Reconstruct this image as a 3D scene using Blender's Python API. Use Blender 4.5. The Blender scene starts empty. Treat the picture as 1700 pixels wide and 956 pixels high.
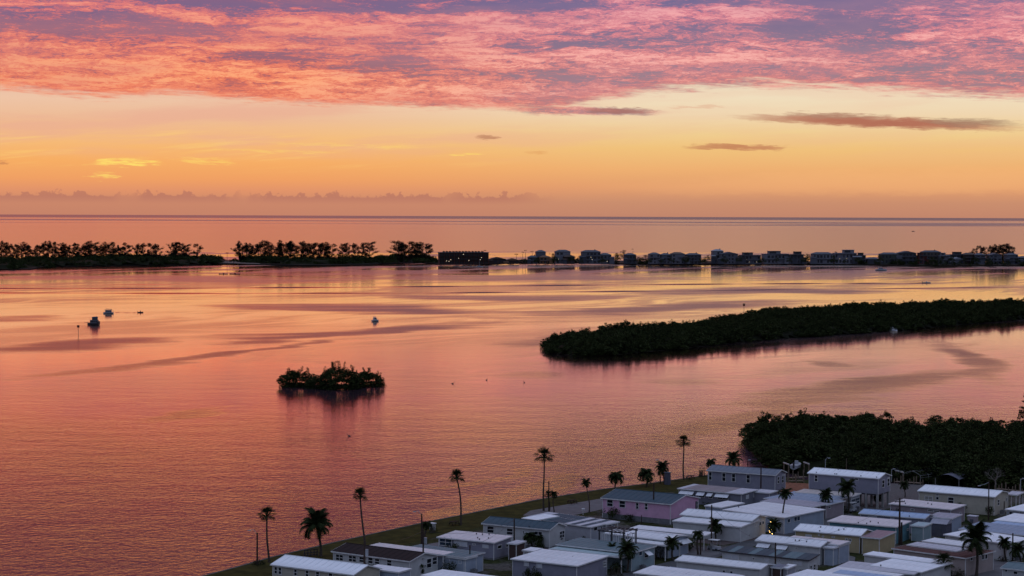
import bpy, bmesh, math, random
import numpy as np
from mathutils import Vector, Matrix
rnd = random.Random(11)
SC = bpy.context.scene
COL = SC.collection

# ------------------------------------------------------------------ camera
F = 3400.0; CAM_H = 58.0
PITCH = math.atan2(478 - 358.6, F); ROLL = math.atan2(6.3, 1700)
R0 = Vector((1, 0, 0)); FW = Vector((0, math.cos(PITCH), -math.sin(PITCH))); U0 = R0.cross(FW)
RT = R0 * math.cos(ROLL) + U0 * math.sin(ROLL); UP = -R0 * math.sin(ROLL) + U0 * math.cos(ROLL)
CAM = Vector((0, 0, CAM_H))
cam = bpy.data.cameras.new('camera'); camo = bpy.data.objects.new('camera', cam); COL.objects.link(camo)
cam.sensor_width = 36; cam.lens = 36 * F / 1700; cam.clip_start = 1; cam.clip_end = 600000
camo.matrix_world = Matrix(((RT.x, UP.x, -FW.x, 0), (RT.y, UP.y, -FW.y, 0), (RT.z, UP.z, -FW.z, CAM_H), (0, 0, 0, 1)))
SC.camera = camo
SC.view_settings.view_transform = 'Standard'; SC.view_settings.look = 'None'
SC.view_settings.exposure = 0; SC.view_settings.gamma = 1
SC.cycles.max_bounces = 6; SC.cycles.glossy_bounces = 3; SC.cycles.transparent_max_bounces = 6
SC.cycles.use_denoising = True
SC.cycles.use_fast_gi = False

def ray(px, py):                                  # direction of sight through a point of the photograph
    return RT * (px - 850) + UP * (478 - py) + FW * F
def G(px, py, z=0.0):                             # where that line of sight meets the level z
    d = ray(px, py); t = (z - CAM_H) / d.z
    return Vector((d.x * t, d.y * t, z))
def zat(p, py):                                   # height above point p that shows at picture row py
    px = 850.0
    for _ in range(3):
        d = ray(px, py); t = p.y / d.y; z = CAM_H + d.z * t
        q = Vector((p.x, p.y, z)) - CAM; px = 850 + F * q.dot(RT) / q.dot(FW)
    return z
def mpp(p):                                       # metres per photograph pixel at p
    return (Vector(p) - CAM).dot(FW) / F
SKS = 3400 / 1668    # the cloud pattern is laid out in degrees times this
def azel(px, py):
    d = ray(px, py).normalized()
    return SKS * math.degrees(math.atan2(d.x, d.y)), SKS * math.degrees(math.asin(d.z))

def lin(r, g, b):
    f = lambda c: (c / 255 / 12.92) if c / 255 <= .04045 else ((c / 255 + .055) / 1.055) ** 2.4
    return (f(r), f(g), f(b), 1)

# ------------------------------------------------------------------ node helper
class NT:
    def __init__(s, nt): s.nt = nt
    def new(s, t, **kw):
        n = s.nt.nodes.new(t)
        for k, v in kw.items(): setattr(n, k, v)
        return n
    def put(s, sock, v):
        if isinstance(v, bpy.types.NodeSocket): s.nt.links.new(v, sock)
        elif v is not None:
            try: sock.default_value = v
            except Exception: sock.default_value = tuple(v)[:3]
    def m(s, op, a, b=None, c=None, clamp=False):
        n = s.new('ShaderNodeMath', operation=op, use_clamp=clamp)
        s.put(n.inputs[0], a); s.put(n.inputs[1], b)
        if c is not None: s.put(n.inputs[2], c)
        return n.outputs[0]
    def add(s, a, b): return s.m('ADD', a, b)
    def sub(s, a, b): return s.m('SUBTRACT', a, b)
    def mul(s, a, b): return s.m('MULTIPLY', a, b)
    def div(s, a, b): return s.m('DIVIDE', a, b)
    def mr(s, v, a, b, c=0., d=1., smooth=True):
        n = s.new('ShaderNodeMapRange', interpolation_type='SMOOTHSTEP' if smooth else 'LINEAR')
        if not smooth: n.clamp = True
        for i, x in enumerate((v, a, b, c, d)): s.put(n.inputs[i], x)
        return n.outputs[0]
    def mix(s, f, a, b, mode='MIX'):
        n = s.new('ShaderNodeMix', data_type='RGBA', blend_type=mode)
        s.put(n.inputs[0], f); s.put(n.inputs[6], a); s.put(n.inputs[7], b)
        return n.outputs[2]
    def ramp(s, f, stops, interp='LINEAR'):
        n = s.new('ShaderNodeValToRGB'); r = n.color_ramp; r.interpolation = interp
        while len(r.elements) > len(stops): r.elements.remove(r.elements[-1])
        while len(r.elements) < len(stops): r.elements.new(1)
        for e, (p, c) in zip(r.elements, stops): e.position = p; e.color = c
        s.put(n.inputs[0], f); return n.outputs[0]
    def xyz(s, x, y, z):
        n = s.new('ShaderNodeCombineXYZ')
        s.put(n.inputs[0], x); s.put(n.inputs[1], y); s.put(n.inputs[2], z); return n.outputs[0]
    def sep(s, v):
        n = s.new('ShaderNodeSeparateXYZ'); s.put(n.inputs[0], v); return n.outputs
    def noise(s, v, scale, detail=2, rough=.5, dist=0., out=0):
        n = s.new('ShaderNodeTexNoise'); s.put(n.inputs['Vector'], v)
        s.put(n.inputs['Scale'], scale); n.inputs['Detail'].default_value = detail
        n.inputs['Roughness'].default_value = rough; s.put(n.inputs['Distortion'], dist)
        return n.outputs[out]

# ------------------------------------------------------------------ sky
W = bpy.data.worlds.new('World'); SC.world = W; W.use_nodes = True
def build_sky():
    nt = W.node_tree; nt.nodes.clear(); n = NT(nt)
    tc = n.new('ShaderNodeTexCoord').outputs['Generated']
    dx, dy, dz = n.sep(tc)
    az = n.mul(n.m('ARCTAN2', dx, dy), 57.2958 * SKS)
    el = n.mul(n.m('ARCSINE', dz), 57.2958 * SKS)
    q = n.xyz(n.mul(az, .16), n.mul(el, .8), 0)
    wv = n.sep(n.noise(q, 1.2, 5, .62, out=1))
    wx = n.sub(wv[0], .5); wy = n.sub(wv[1], .5)
    q2 = n.xyz(n.mul(az, .5), n.mul(el, 2.4), 3)
    w2 = n.sep(n.noise(q2, 1.6, 4, .65, out=1))
    fx = n.sub(w2[0], .5); fy = n.sub(w2[1], .5)
    azw = n.add(az, n.add(n.mul(wx, 5.0), n.mul(fx, 2.4))); elw = n.add(el, n.add(n.mul(wy, .9), n.mul(fy, .55)))
    # the cloud deck seen in perspective: direction divided by height over the horizon
    zz = n.add(n.m('MAXIMUM', n.mul(dz, SKS), 0.0), .045)
    azr = n.div(az, 57.2958)
    cp = n.xyz(n.div(n.m('SINE', azr), zz), n.div(n.m('COSINE', azr), zz), 0)
    def blob(px, py, rx, ry, a=az, e=el, soft=0.15, tilt=0.):
        A, E = azel(px, py); ra, re = rx / 29.1, ry / 29.1
        da = n.sub(a, A); de = n.sub(e, E)
        if tilt: de = n.sub(de, n.mul(da, tilt))
        r = n.add(n.m('POWER', n.m('ABSOLUTE', n.div(da, ra)), 2.), n.m('POWER', n.m('ABSOLUTE', n.div(de, re)), 2.))
        return n.mr(r, 1., soft)
    fine0 = n.noise(n.xyz(n.mul(az, .5), n.mul(n.add(el, n.mul(az, .04)), 6.), 14), 1.5, 5, .62)
    streak0 = n.noise(n.xyz(n.mul(az, .16), n.mul(n.add(el, n.mul(az, .045)), 2.6), 21), 1.3, 5, .6)
    # --- clear sky behind the clouds
    t = n.m('DIVIDE', el, 30., clamp=True)
    def st(lst): return [(max(0, azel(850, y)[1]) / 30 if y is not None else p, lin(*c)) for (y, p, c) in lst]
    left = n.ramp(t, st([(358, 0, (198, 132, 104)), (335, 0, (206, 138, 106)), (318, 0, (226, 148, 106)), (300, 0, (240, 160, 100)), (270, 0, (247, 174, 100)),
                         (235, 0, (246, 188, 122)), (200, 0, (238, 188, 150)), (170, 0, (238, 196, 166)), (None, .5, (190, 140, 165)), (None, 1, (110, 110, 150))]))
    right = n.ramp(t, st([(358, 0, (194, 134, 108)), (335, 0, (202, 142, 110)), (310, 0, (226, 158, 110)), (280, 0, (238, 176, 114)), (245, 0, (240, 194, 124)),
                          (220, 0, (240, 206, 146)), (190, 0, (240, 214, 176)), (160, 0, (240, 222, 190)), (None, .5, (190, 170, 180)), (None, 1, (110, 120, 155))]))
    side = n.mr(az, -16., 10.)
    clear = n.mix(side, left, right)
    # broad brighter and rosier veils
    v1 = n.noise(n.xyz(n.mul(az, .055), n.mul(n.add(el, n.mul(az, -.035)), .5), 7), 1.5, 5, .55)
    clear = n.mix(n.mul(n.mr(v1, .42, .66), n.mul(n.mr(el, 2.5, 4.5), n.mr(az, 12., -12., .2, .6))), clear, lin(234, 172, 148))
    rb = blob(1650, 300, 720, 26, az, elw, 0., .02)
    clear = n.mix(n.mul(rb, .35), clear, lin(250, 186, 122))
    v2 = n.noise(n.xyz(n.mul(az, .09), n.mul(n.add(el, n.mul(az, -.09)), 1.5), 2), 1.4, 6, .6)
    wm = n.mul(n.mr(v2, .52, .7), n.mul(n.mr(el, 2.2, 3.2), n.mul(n.mr(el, 5.6, 4.0), n.mr(az, 2., -10.))))
    clear = n.mix(n.mul(wm, .5), clear, lin(254, 210, 120))
    for (x, y, rx, ry, s) in ((212, 269, 62, 9, .95), (172, 291, 22, 8, .7), (340, 266, 60, 7, .5), (455, 250, 120, 4, .3), (776, 256, 24, 3.5, .6), (560, 240, 150, 4, .3)):
        clear = n.mix(n.mul(blob(x, y, rx, ry, n.add(az, n.mul(fx, 3.2)), n.add(el, n.add(n.mul(fy, .5), n.mul(n.sub(fine0, .5), .7))), 0., -.03 if x > 300 else .02), n.mul(n.mr(fine0, .36, .56), s)), clear, lin(255, 222, 110))
    # low cumulus line over the horizon haze
    cn = n.noise(n.xyz(n.mul(az, 1.3), n.mul(el, 1.2), 5), 1.3, 4, .62)
    top = n.add(1.05, n.mul(n.mr(cn, .36, .7), .42))
    band = n.mul(n.mr(el, n.sub(top, -.03), n.sub(top, .1)), n.mr(el, .55, 1.05))
    pres = n.mul(n.mr(n.noise(n.xyz(az, 0, 2), .3, 2), .26, .42), n.mr(az, 3., -1.))
    clear = n.mix(n.mul(n.mul(band, pres), .62), clear, lin(176, 112, 98))
    low = n.mul(n.mr(el, 1.15, .9), n.mr(az, 5., -5.))
    clear = n.mix(n.mul(low, .25), clear, lin(196, 128, 108))
    # --- the cloud deck
    fc = n.new('ShaderNodeFloatCurve'); cur = fc.mapping.curves[0]
    pts = [(-60, 140), (0, 150), (150, 158), (320, 163), (520, 174), (720, 179), (850, 183), (940, 180), (1030, 164), (1130, 151), (1250, 143), (1400, 149), (1550, 160), (1700, 165)]
    P = [((azel(x, y)[0] + 40) / 80, azel(x, y)[1] / 20) for x, y in pts]
    P = [(0, P[0][1] + .05)] + P + [(1, P[-1][1])]
    while len(cur.points) < len(P): cur.points.new(.5, .5)
    for cpnt, (x, y) in zip(cur.points, P): cpnt.location = (x, y); cpnt.handle_type = 'AUTO_CLAMPED'
    fc.mapping.update(); n.put(fc.inputs['Value'], n.m('DIVIDE', n.add(az, 40.), 80., clamp=True))
    edge = n.mul(fc.outputs[0], 20.)
    ragged = n.add(n.mul(wy, .5), n.add(n.mul(fy, .65), n.mul(n.sub(fine0, .5), .9)))
    above = n.sub(n.add(el, ragged), edge)
    above = n.add(above, n.mul(n.sub(streak0, .5), 1.1))
    deck = n.mr(above, -.2, .5)
    deck = n.m('MAXIMUM', deck, n.mul(blob(960, 184, 165, 9, n.add(az, n.mul(fx, 1.5)), n.add(el, n.mul(fy, .4)), .1, -.02), .95))
    deck = n.mul(deck, n.sub(1., n.mul(blob(1090, 171, 150, 9, n.add(az, n.mul(fx, 1.5)), n.add(el, n.mul(fy, .4)), .3, .0), 1.)))
    # texture of the deck, in perspective
    warp = n.noise(cp, .55, 3, .55, out=1)
    vm = n.new('ShaderNodeVectorMath', operation='MULTIPLY_ADD')
    n.put(vm.inputs[0], warp); vm.inputs[1].default_value = (1.6, 1.9, 0); n.put(vm.inputs[2], cp)
    cw = vm.outputs[0]
    big = n.noise(cw, .75, 5, .6)
    mid = n.noise(cw, 2.3, 7, .68)
    ripple = n.noise(n.xyz(n.mul(n.sep(cw)[0], .55), n.sep(cw)[1], 0), 5.5, 5, .68)
    streak = n.noise(n.xyz(n.mul(n.add(az, n.mul(wx, 3.)), .12), n.mul(n.add(elw, n.mul(az, .03)), 1.1), 9), 2.0, 6, .62)
    fine = n.noise(n.xyz(n.mul(azw, 1.0), n.mul(elw, 5.0), 4), 2.2, 7, .7)
    dark = n.add(n.mul(n.sub(big, .5), 2.2), n.add(n.mul(n.sub(mid, .5), 3.4), n.add(n.mul(n.sub(ripple, .5), 3.2), n.add(n.mul(n.sub(streak, .5), 3.6), n.mul(n.sub(fine, .5), 4.6)))))
    # placed darker banks and brighter openings
    for (x, y, rx, ry, s, tl) in ((1385, 38, 130, 34, 1.05, 0), (60, 35, 190, 26, .5, 0), (200, 42, 170, 18, .45, -.02), (340, 48, 100, 12, .35, 0), (560, 103, 170, 15, .7, -.05),
                                  (960, 68, 100, 13, .5, .03), (1150, 130, 260, 20, .35, 0), (900, 125, 200, 16, .4, .02), (1180, 65, 70, 9, .4, 0), (600, 6, 500, 14, .85, 0), (1400, 1, 420, 10, .5, 0),
                                  (1600, 118, 180, 30, .35, 0), (1640, 20, 120, 10, .35, 0), (1040, 178, 80, 8, .45, -.04), (100, 88, 120, 8, .35, 0), (780, 72, 200, 7, .3, 0),
                                  (1480, 75, 100, 11, .35, 0), (1650, 72, 60, 9, .3, 0)):
        dark = n.add(dark, n.mul(blob(x, y, rx * 1.25, ry * 1.35, azw, elw, 0., tl), s * 1.25))
    for (x, y, rx, ry, s, tl) in ((460, 40, 260, 14, .5, -.03), (250, 130, 420, 34, .3, 0), (1300, 20, 330, 9, .4, .0), (700, 130, 300, 14, .25, 0), (1180, 100, 280, 20, .25, 0), (900, 95, 200, 12, .3, 0),
                                  (1420, 55, 60, 9, .5, .1), (700, 55, 250, 14, .3, 0)):
        dark = n.sub(dark, n.mul(blob(x, y, rx * 1.2, ry * 1.3, azw, elw, 0., tl), s))
    dk = n.mr(dark, -.95, 1.25, smooth=False)
    hi = n.m('DIVIDE', n.sub(el, 4.5), 20., clamp=True)
    def tones(*rows):       # rows: height stop, then pale / lit / dusk / shadow colours
        cols = [n.ramp(hi, [(r[0], lin(*r[k])) for r in rows]) for k in (1, 2, 3, 4)]
        c = n.mix(n.mr(dk, .06, .36, smooth=False), cols[0], cols[1])
        c = n.mix(n.mr(dk, .38, .62, smooth=False), c, cols[2])
        return n.mix(n.mr(dk, .6, .84, smooth=False), c, cols[3])
    ccl = tones((0, (254, 184, 144), (239, 138, 108), (213, 115, 95), (175, 102, 94)),
                (.16, (254, 169, 121), (242, 133, 99), (214, 110, 93), (158, 101, 107)),
                (.34, (248, 157, 132), (227, 125, 120), (187, 109, 124), (129, 102, 134)),
                (.46, (241, 149, 146), (212, 119, 129), (157, 108, 138), (115, 104, 147)),
                (.58, (246, 124, 110), (230, 98, 88), (188, 78, 88), (128, 78, 108)),
                (1, (226, 116, 116), (200, 92, 98), (160, 78, 96), (112, 76, 110)))
    ccr = tones((0, (244, 184, 169), (225, 146, 133), (190, 132, 129), (161, 133, 136)),
                (.18, (249, 179, 167), (226, 141, 137), (186, 127, 134), (151, 127, 140)),
                (.34, (246, 171, 172), (222, 133, 146), (170, 119, 144), (124, 109, 144)),
                (.46, (235, 161, 177), (201, 128, 155), (149, 115, 153), (112, 107, 156)),
                (.58, (214, 136, 150), (184, 106, 132), (142, 92, 124), (106, 88, 132)),
                (1, (190, 128, 150), (160, 104, 134), (130, 94, 130), (104, 90, 134)))
    cc = n.mix(n.mr(az, -16., 8.), ccl, ccr)
    cc = n.mix(n.mul(n.mr(n.noise(n.xyz(n.mul(az, .05), n.mul(elw, .35), 31), 1.6, 5, .6), .38, .66), .32), cc, n.mix(n.mr(az, -20., 10.), lin(206, 126, 124), lin(186, 134, 148)))
    # unseen deck above the view: mauve, peach and red added to tint the water
    cc = n.mix(n.mul(n.mul(n.mr(el, 11.8, 14.), n.mr(az, -19., -4.)), .8), cc, n.mix(n.mr(dk, .35, .7), lin(164, 104, 112), lin(104, 84, 106)))
    added_glow = n.mul(n.mr(n.noise(cw, .9, 3, .5), .3, .45), n.mul(n.mr(el, 14.2, 15.6), n.mr(el, 18.2, 16.6)))
    cc = n.mix(n.mul(added_glow, n.mr(n.m('ABSOLUTE', n.add(az, .5)), 5.5, 2.)), cc, lin(255, 190, 140))  # peach opening added out of view to brighten the reflecting water
    cc = n.mix(n.mul(n.mul(n.mr(el, 11.5, 14.), n.mr(az, 2., -18.)), .9), cc, n.mix(n.mr(dk, .35, .7), lin(255, 104, 66), lin(200, 84, 80)))
    # rosy rim along the low edge
    rim = n.mul(n.mr(above, 1.0, .1), n.mr(above, -.1, .15))
    cc = n.mix(n.mul(rim, .45), cc, n.mix(n.mr(az, -15., 10.), lin(240, 124, 92), lin(222, 126, 118)))
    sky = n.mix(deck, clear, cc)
    # lone dark clouds under the deck
    for (x, y, rx, ry, s, tl, c) in ((1460, 203, 270, 11, .95, -.045, (176, 104, 84)), (1385, 192, 110, 6, .7, -.03, (168, 118, 98)), (1610, 203, 100, 8, .6, -.04, (150, 118, 100)), (1225, 244, 105, 6.5, .8, -.012, (190, 118, 86)), (811, 228, 24, 4, .7, .03, (180, 120, 90)),
                                     (1030, 184, 70, 7, .85, -.03, (168, 112, 104)), (1160, 178, 60, 3, .4, 0, (220, 160, 130)), (5, 271, 14, 2.5, .5, 0, (180, 110, 80)), (890, 254, 26, 2, .4, 0, (220, 150, 90))):
        sky = n.mix(n.mul(blob(x, y, rx, ry, n.add(az, n.mul(fx, 2.2)), n.add(el, n.add(n.mul(fy, .45), n.mul(n.sub(fine0, .5), .5))), .0, tl), s), sky, lin(*c))
    # overhead and behind: the deck fades into cool evening blue
    zen = n.mix(n.mr(n.noise(tc, 2.2, 4, .6), .35, .65), ZEN_A, ZEN_B)
    sky = n.mix(n.mr(el, 26., 70.), sky, zen)
    away = n.mr(n.m('ABSOLUTE', az), 100., 170.)
    east = n.ramp(n.m('DIVIDE', el, 90., clamp=True), [(0, EAST_A), (.4, EAST_B), (1, ZEN_B)])
    sky = n.mix(away, sky, east)
    bg = n.new('ShaderNodeBackground'); n.put(bg.inputs[0], sky); bg.inputs[1].default_value = SKY_STRENGTH
    out = n.new('ShaderNodeOutputWorld'); nt.links.new(bg.outputs[0], out.inputs[0])
    W.cycles.sampling_method = 'MANUAL'; W.cycles.sample_map_resolution = 512
ZEN_A = (.48, .56, .80, 1); ZEN_B = (.38, .46, .68, 1); EAST_A = (.12, .12, .19, 1); EAST_B = (.20, .25, .38, 1)
SKY_STRENGTH = 1.0
build_sky()
# ------------------------------------------------------------------ water
def mat_new(name):
    m = bpy.data.materials.new(name); m.use_nodes = True; m.node_tree.nodes.clear(); return m, NT(m.node_tree)
def finish(m, n, bs):
    o = n.new('ShaderNodeOutputMaterial'); n.nt.links.new(bs, o.inputs[0]); return m
def water_mat():
    m, n = mat_new('water_material')
    geo = n.new('ShaderNodeNewGeometry').outputs['Position']
    x, y, z = n.sep(geo)
    vd = n.new('ShaderNodeCameraData').outputs['View Distance']
    # patches: calm slicks among ruffled water, drawn out by the breeze
    w = n.noise(n.xyz(n.mul(x, .004), n.mul(y, .004), 0), 1., 3, .5, out=1)
    ws = n.sep(w)
    xa = n.add(x, n.mul(n.sub(ws[0], .5), 160.)); ya = n.add(y, n.mul(n.sub(ws[1], .5), 120.))
    # wind axis turned a little
    xr = n.add(n.mul(xa, .94), n.mul(ya, .34)); yr = n.sub(ya, n.mul(xa, 1.3))
    pn = n.noise(n.xyz(n.mul(xr, .0045), n.mul(yr, .0075), 1.7), 1., 5, .55)
    pf = n.noise(n.xyz(n.mul(xr, .012), n.mul(yr, .04), 4.1), 1., 3, .55)
    patch = n.add(pn, n.mul(n.sub(pf, .5), .25))
    ruff = n.mr(patch, .44, .6)
    ruff = n.mul(ruff, n.mr(y, 2300., 1700., .7, .32))
    near = n.mul(n.mr(y, 900., 480.), n.mr(n.noise(n.xyz(n.mul(x, .012), n.mul(y, .006), 33), 1., 5, .65), .35, .65, .32, .82))
    ruff = n.m('MAXIMUM', ruff, n.mul(near, .9))
    def calm(px, py, rx, ry, s, rot=0., soft=.1):
        nonlocal ruff
        c = G(px, py); k = mpp(c); sx = rx * k; sy = ry * k * (c.length / CAM_H)
        X = n.sub(xa2, c.x); Y = n.sub(ya2, c.y); cr, sr = math.cos(rot), math.sin(rot)
        X2 = X; Y2 = n.sub(Y, n.mul(X, rot * c.length ** 2 / (CAM_H * F) / k))   # drawn out along the wind
        r = n.add(n.m('POWER', n.div(X2, sx), 2.), n.m('POWER', n.div(Y2, sy), 2.))
        b = n.mr(n.add(r, rag), 1.7, soft)
        ruff = n.mix1(b, ruff, s)
    rag = n.mul(n.sub(n.noise(n.xyz(n.mul(n.add(x, n.mul(y, .5)), .009), n.mul(n.sub(y, n.mul(x, .25)), .03), 8), 1., 5, .62), .42), 3.2)
    wl = n.sep(n.noise(n.xyz(n.mul(x, .005), n.mul(y, .0035), 15), 1., 2, .5, out=1))
    wf = n.sep(n.noise(n.xyz(n.mul(x, .02), n.mul(y, .03), 5), 1., 4, .6, out=1))
    farw = n.mr(y, 600., 1100.)
    xa2 = n.add(x, n.add(n.mul(n.sub(wf[0], .5), 30.), n.mul(farw, n.mul(n.sub(wl[0], .5), 160.)))); ya2 = n.add(y, n.add(n.mul(n.sub(wf[1], .5), 26.), n.mul(farw, n.mul(n.sub(wl[1], .5), 260.))))
    for a in WATER_PATCH: calm(*a)
    # open gulf beyond the barrier island: banded
    gn = n.noise(n.xyz(n.mul(x, .00005), n.mul(n.m('LOGARITHM', n.m('MAXIMUM', y, 1.), 2.), 2.4), 0), 1., 3, .6)
    gulf = n.mr(y, 3100., 3500.)
    gband = n.m('MAXIMUM', n.mul(n.mr(gn, .5, .6), n.mr(y, 8000., 14000.)), n.mr(y, 28000., 50000., 0., .75))
    gband = n.m('MAXIMUM', gband, .3)
    ruff = n.mix1(gulf, ruff, gband)
    # waves
    wc = n.xyz(n.mul(x, .8), n.mul(y, .62), 0)
    n1 = n.noise(wc, .75, 4, .58, .3); n2 = n.noise(n.xyz(n.mul(x, .6), n.mul(y, .7), 3), 2.2, 2, .5)
    n3 = n.noise(n.xyz(n.mul(x, .06), n.mul(y, .09), 3), 1., 2, .5)
    hgt = n.add(n.mul(n1, 1.0), n.add(n.mul(n2, .3), n.mul(n3, 1.2)))
    fade = n.div(1., n.add(1., n.m('POWER', n.div(vd, 850.), 2.)))
    bp = n.new('ShaderNodeBump'); n.put(bp.inputs['Height'], hgt); bp.inputs['Distance'].default_value = WAVE_H
    n.put(bp.inputs['Strength'], n.mul(n.mul(n.add(n.mul(ruff, .85), .15), n.add(n.mul(fade, .85), .15)), n.mr(y, 340., 700., 1., .38)))
    p = n.new('ShaderNodeBsdfGlossy', distribution='GGX'); p.inputs['Color'].default_value = GLINT
    rough = n.add(R_CALM, n.add(n.mul(ruff, R_RUFF), n.mul(n.sub(1., fade), R_FAR)))
    rough = n.add(rough, n.mul(n.mul(n.mul(ruff, n.sub(1., fade)), n.mr(y, 560., 1000., .15, 1.)), R_FARRUFF))
    n.put(p.inputs['Roughness'], rough); n.put(p.inputs['Normal'], bp.outputs[0])
    d = n.new('ShaderNodeBsdfDiffuse'); d.inputs['Color'].default_value = WATER_COL
    fr = n.new('ShaderNodeFresnel'); fr.inputs['IOR'].default_value = 1.45; n.put(fr.inputs['Normal'], bp.outputs[0])
    ms = n.new('ShaderNodeMixShader'); 
    refl = n.mul(n.mr(fr.outputs[0], .42, .66, F_LOW, 1., False), n.sub(1., n.mul(n.mul(ruff, n.mr(y, 600., 900.)), .52)))
    chop = n.mul(gulf, n.m('MAXIMUM', n.mr(y, 28000., 50000.), n.mul(n.mul(n.mr(gn, .5, .6), n.mr(y, 8000., 14000.)), .6)))
    n.put(ms.inputs[0], n.mul(refl, n.sub(1., n.mul(chop, .25))))
    n.nt.links.new(d.outputs[0], ms.inputs[1]); n.nt.links.new(p.outputs[0], ms.inputs[2])
    return finish(m, n, ms.outputs[0])
def _mix1(s, f, a, b):
    q = s.new('ShaderNodeMix', data_type='FLOAT'); s.put(q.inputs[0], f); s.put(q.inputs[2], a); s.put(q.inputs[3], b); return q.outputs[0]
NT.mix1 = _mix1
WATER_PATCH = [  # photograph x, y, half sizes, ruffledness, turn
    (180, 510, 330, 26, .0, .05), (330, 560, 260, 22, .05, .1), (560, 585, 150, 14, .15, .0), (740, 590, 160, 22, .2, 0), (1000, 620, 230, 26, .3, 0), (700, 640, 120, 20, .45, 0),
    (620, 512, 250, 7, 1., -.02), (600, 546, 260, 8, 1., .07), (450, 562, 120, 6, .95, .1), (105, 578, 130, 9, 1., .08), (165, 611, 100, 6, .9, .12), (300, 592, 150, 6, .95, .18), (60, 528, 70, 5, .6, .05), (860, 567, 70, 6, .95, .1), (1100, 508, 240, 8, .85, .05), (830, 490, 200, 5, .8, .0), (1250, 482, 260, 5, .8, 0), (300, 462, 300, 5, .7, 0), (850, 460, 300, 6, .7, 0),
    (850, 565, 80, 6, .7, .1), (1380, 603, 30, 4, .8, 0), (1620, 600, 90, 16, .85, .3), (1500, 575, 190, 14, .1, .1), (1430, 640, 260, 14, 1.4, .12), (1230, 690, 190, 12, 1.7, .2),
    (330, 683, 70, 9, 1.5, .15), (1130, 630, 60, 5, .6, 0), (830, 826, 110, 17, 2.4, .33), (840, 785, 90, 4, 1.8, .25), (900, 618, 60, 6, .6, 0), (1360, 690, 80, 6, .55, .2)]
WAVE_H = .36; WATER_COL = (.06, .035, .055, 1); R_CALM = .03; R_RUFF = .02; R_FAR = .06; R_FARRUFF = .22; GLINT = (1, .86, .68, 1); F_LOW = .1
def sheet(name, pts, z, m, kind='structure'):
    me = bpy.data.meshes.new(name); me.from_pydata([(p[0], p[1], z) for p in pts], [], [list(range(len(pts)))]); me.materials.append(m)
    o = bpy.data.objects.new(name, me); COL.objects.link(o)
    if kind: o['kind'] = kind
    return o
WM = water_mat()
sheet('water', [(-450000, -300), (450000, -300), (450000, 450000), (-450000, 450000)], -.6, WM)
# ------------------------------------------------------------------ materials
_mats = {}
def srgb(c): return lin(*c)
def paint(name, col, rough=.6, var=.12, scale=1.2, streak=0., bump=0., metal=0., lap=0., objvar=0.):
    """painted or plain surface: colour with soft blotches, optional weather streaks, optional lap-board relief"""
    if name in _mats: return _mats[name]
    m, n = mat_new(name)
    p = n.new('ShaderNodeBsdfPrincipled')
    g = n.new('ShaderNodeTexCoord').outputs['Object']
    f = n.noise(g, scale, 5, .6)
    c = n.mix(n.mr(f, .3, .7), tuple(x * (1 - var) for x in col[:3]) + (1,), tuple(min(1, x * (1 + var)) for x in col[:3]) + (1,))
    x, y, z = n.sep(g)
    if streak:
        s = n.noise(n.xyz(n.mul(x, 2.2), n.mul(y, .25), n.mul(z, .35)), 1.6, 4, .6)
        c = n.mix(n.mul(n.mr(s, .5, .75), streak), c, tuple(v * .55 for v in col[:3]) + (1,))
    if objvar:
        oi = n.new('ShaderNodeObjectInfo').outputs['Random']
        c = n.mix(n.mul(oi, objvar), c, tuple(v * .5 for v in col[:3]) + (1,))
    n.put(p.inputs['Base Color'], c); p.inputs['Roughness'].default_value = rough; p.inputs['Metallic'].default_value = metal
    if rough > .55: p.inputs['Specular IOR Level'].default_value = .12
    if lap or bump:
        h = n.mul(n.m('FRACT', n.mul(z, 1 / lap)), .012) if lap else n.mul(f, bump)
        bp = n.new('ShaderNodeBump'); n.put(bp.inputs['Height'], h); bp.inputs['Distance'].default_value = 1
        n.put(p.inputs['Normal'], bp.outputs[0])
    _mats[name] = finish(m, n, p.outputs[0]); return m
def glassm(name='window_glass', col=(.012, .014, .02, 1)):
    if name in _mats: return _mats[name]
    m, n = mat_new(name); p = n.new('ShaderNodeBsdfPrincipled')
    p.inputs['Base Color'].default_value = col; p.inputs['Roughness'].default_value = .12
    p.inputs['Specular IOR Level'].default_value = .4
    _mats[name] = finish(m, n, p.outputs[0]); return m
def emit(name, col, s):
    if name in _mats: return _mats[name]
    m, n = mat_new(name); p = n.new('ShaderNodeEmission'); p.inputs[0].default_value = col; p.inputs[1].default_value = s
    _mats[name] = finish(m, n, p.outputs[0]); return m
def leafm(name, a, b, rough=.75):
    if name in _mats: return _mats[name]
    m, n = mat_new(name); p = n.new('ShaderNodeBsdfPrincipled')
    g = n.new('ShaderNodeNewGeometry').outputs['Position']
    f = n.noise(g, .12, 5, .65); r = n.new('ShaderNodeNewGeometry').outputs['Random Per Island']
    f2 = n.add(n.mul(f, .7), n.mul(r, .4))
    n.put(p.inputs['Base Color'], n.mix(n.mr(f2, .38, .72), a, b)); p.inputs['Roughness'].default_value = rough
    p.inputs['Specular IOR Level'].default_value = .02
    _mats[name] = finish(m, n, p.outputs[0]); return m
GLASS = glassm(); WHITE = paint('white_trim', (.62, .62, .62, 1), .5); DARKM = paint('dark_metal', (.03, .03, .035, 1), .5)
WOOD = paint('weathered_wood', (.16, .12, .09, 1), .8, .3, 3.); POLEW = paint('pole_wood', (.05, .035, .028, 1), .85, .3, 3.)
CONC = paint('pale_concrete', (.3, .29, .28, 1), .9, .15, .5, .2); STEEL = paint('galvanised_steel', (.28, .3, .32, 1), .5)
BARK = paint('palm_bark', (.07, .055, .045, 1), .9, .3, 4.)

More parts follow.
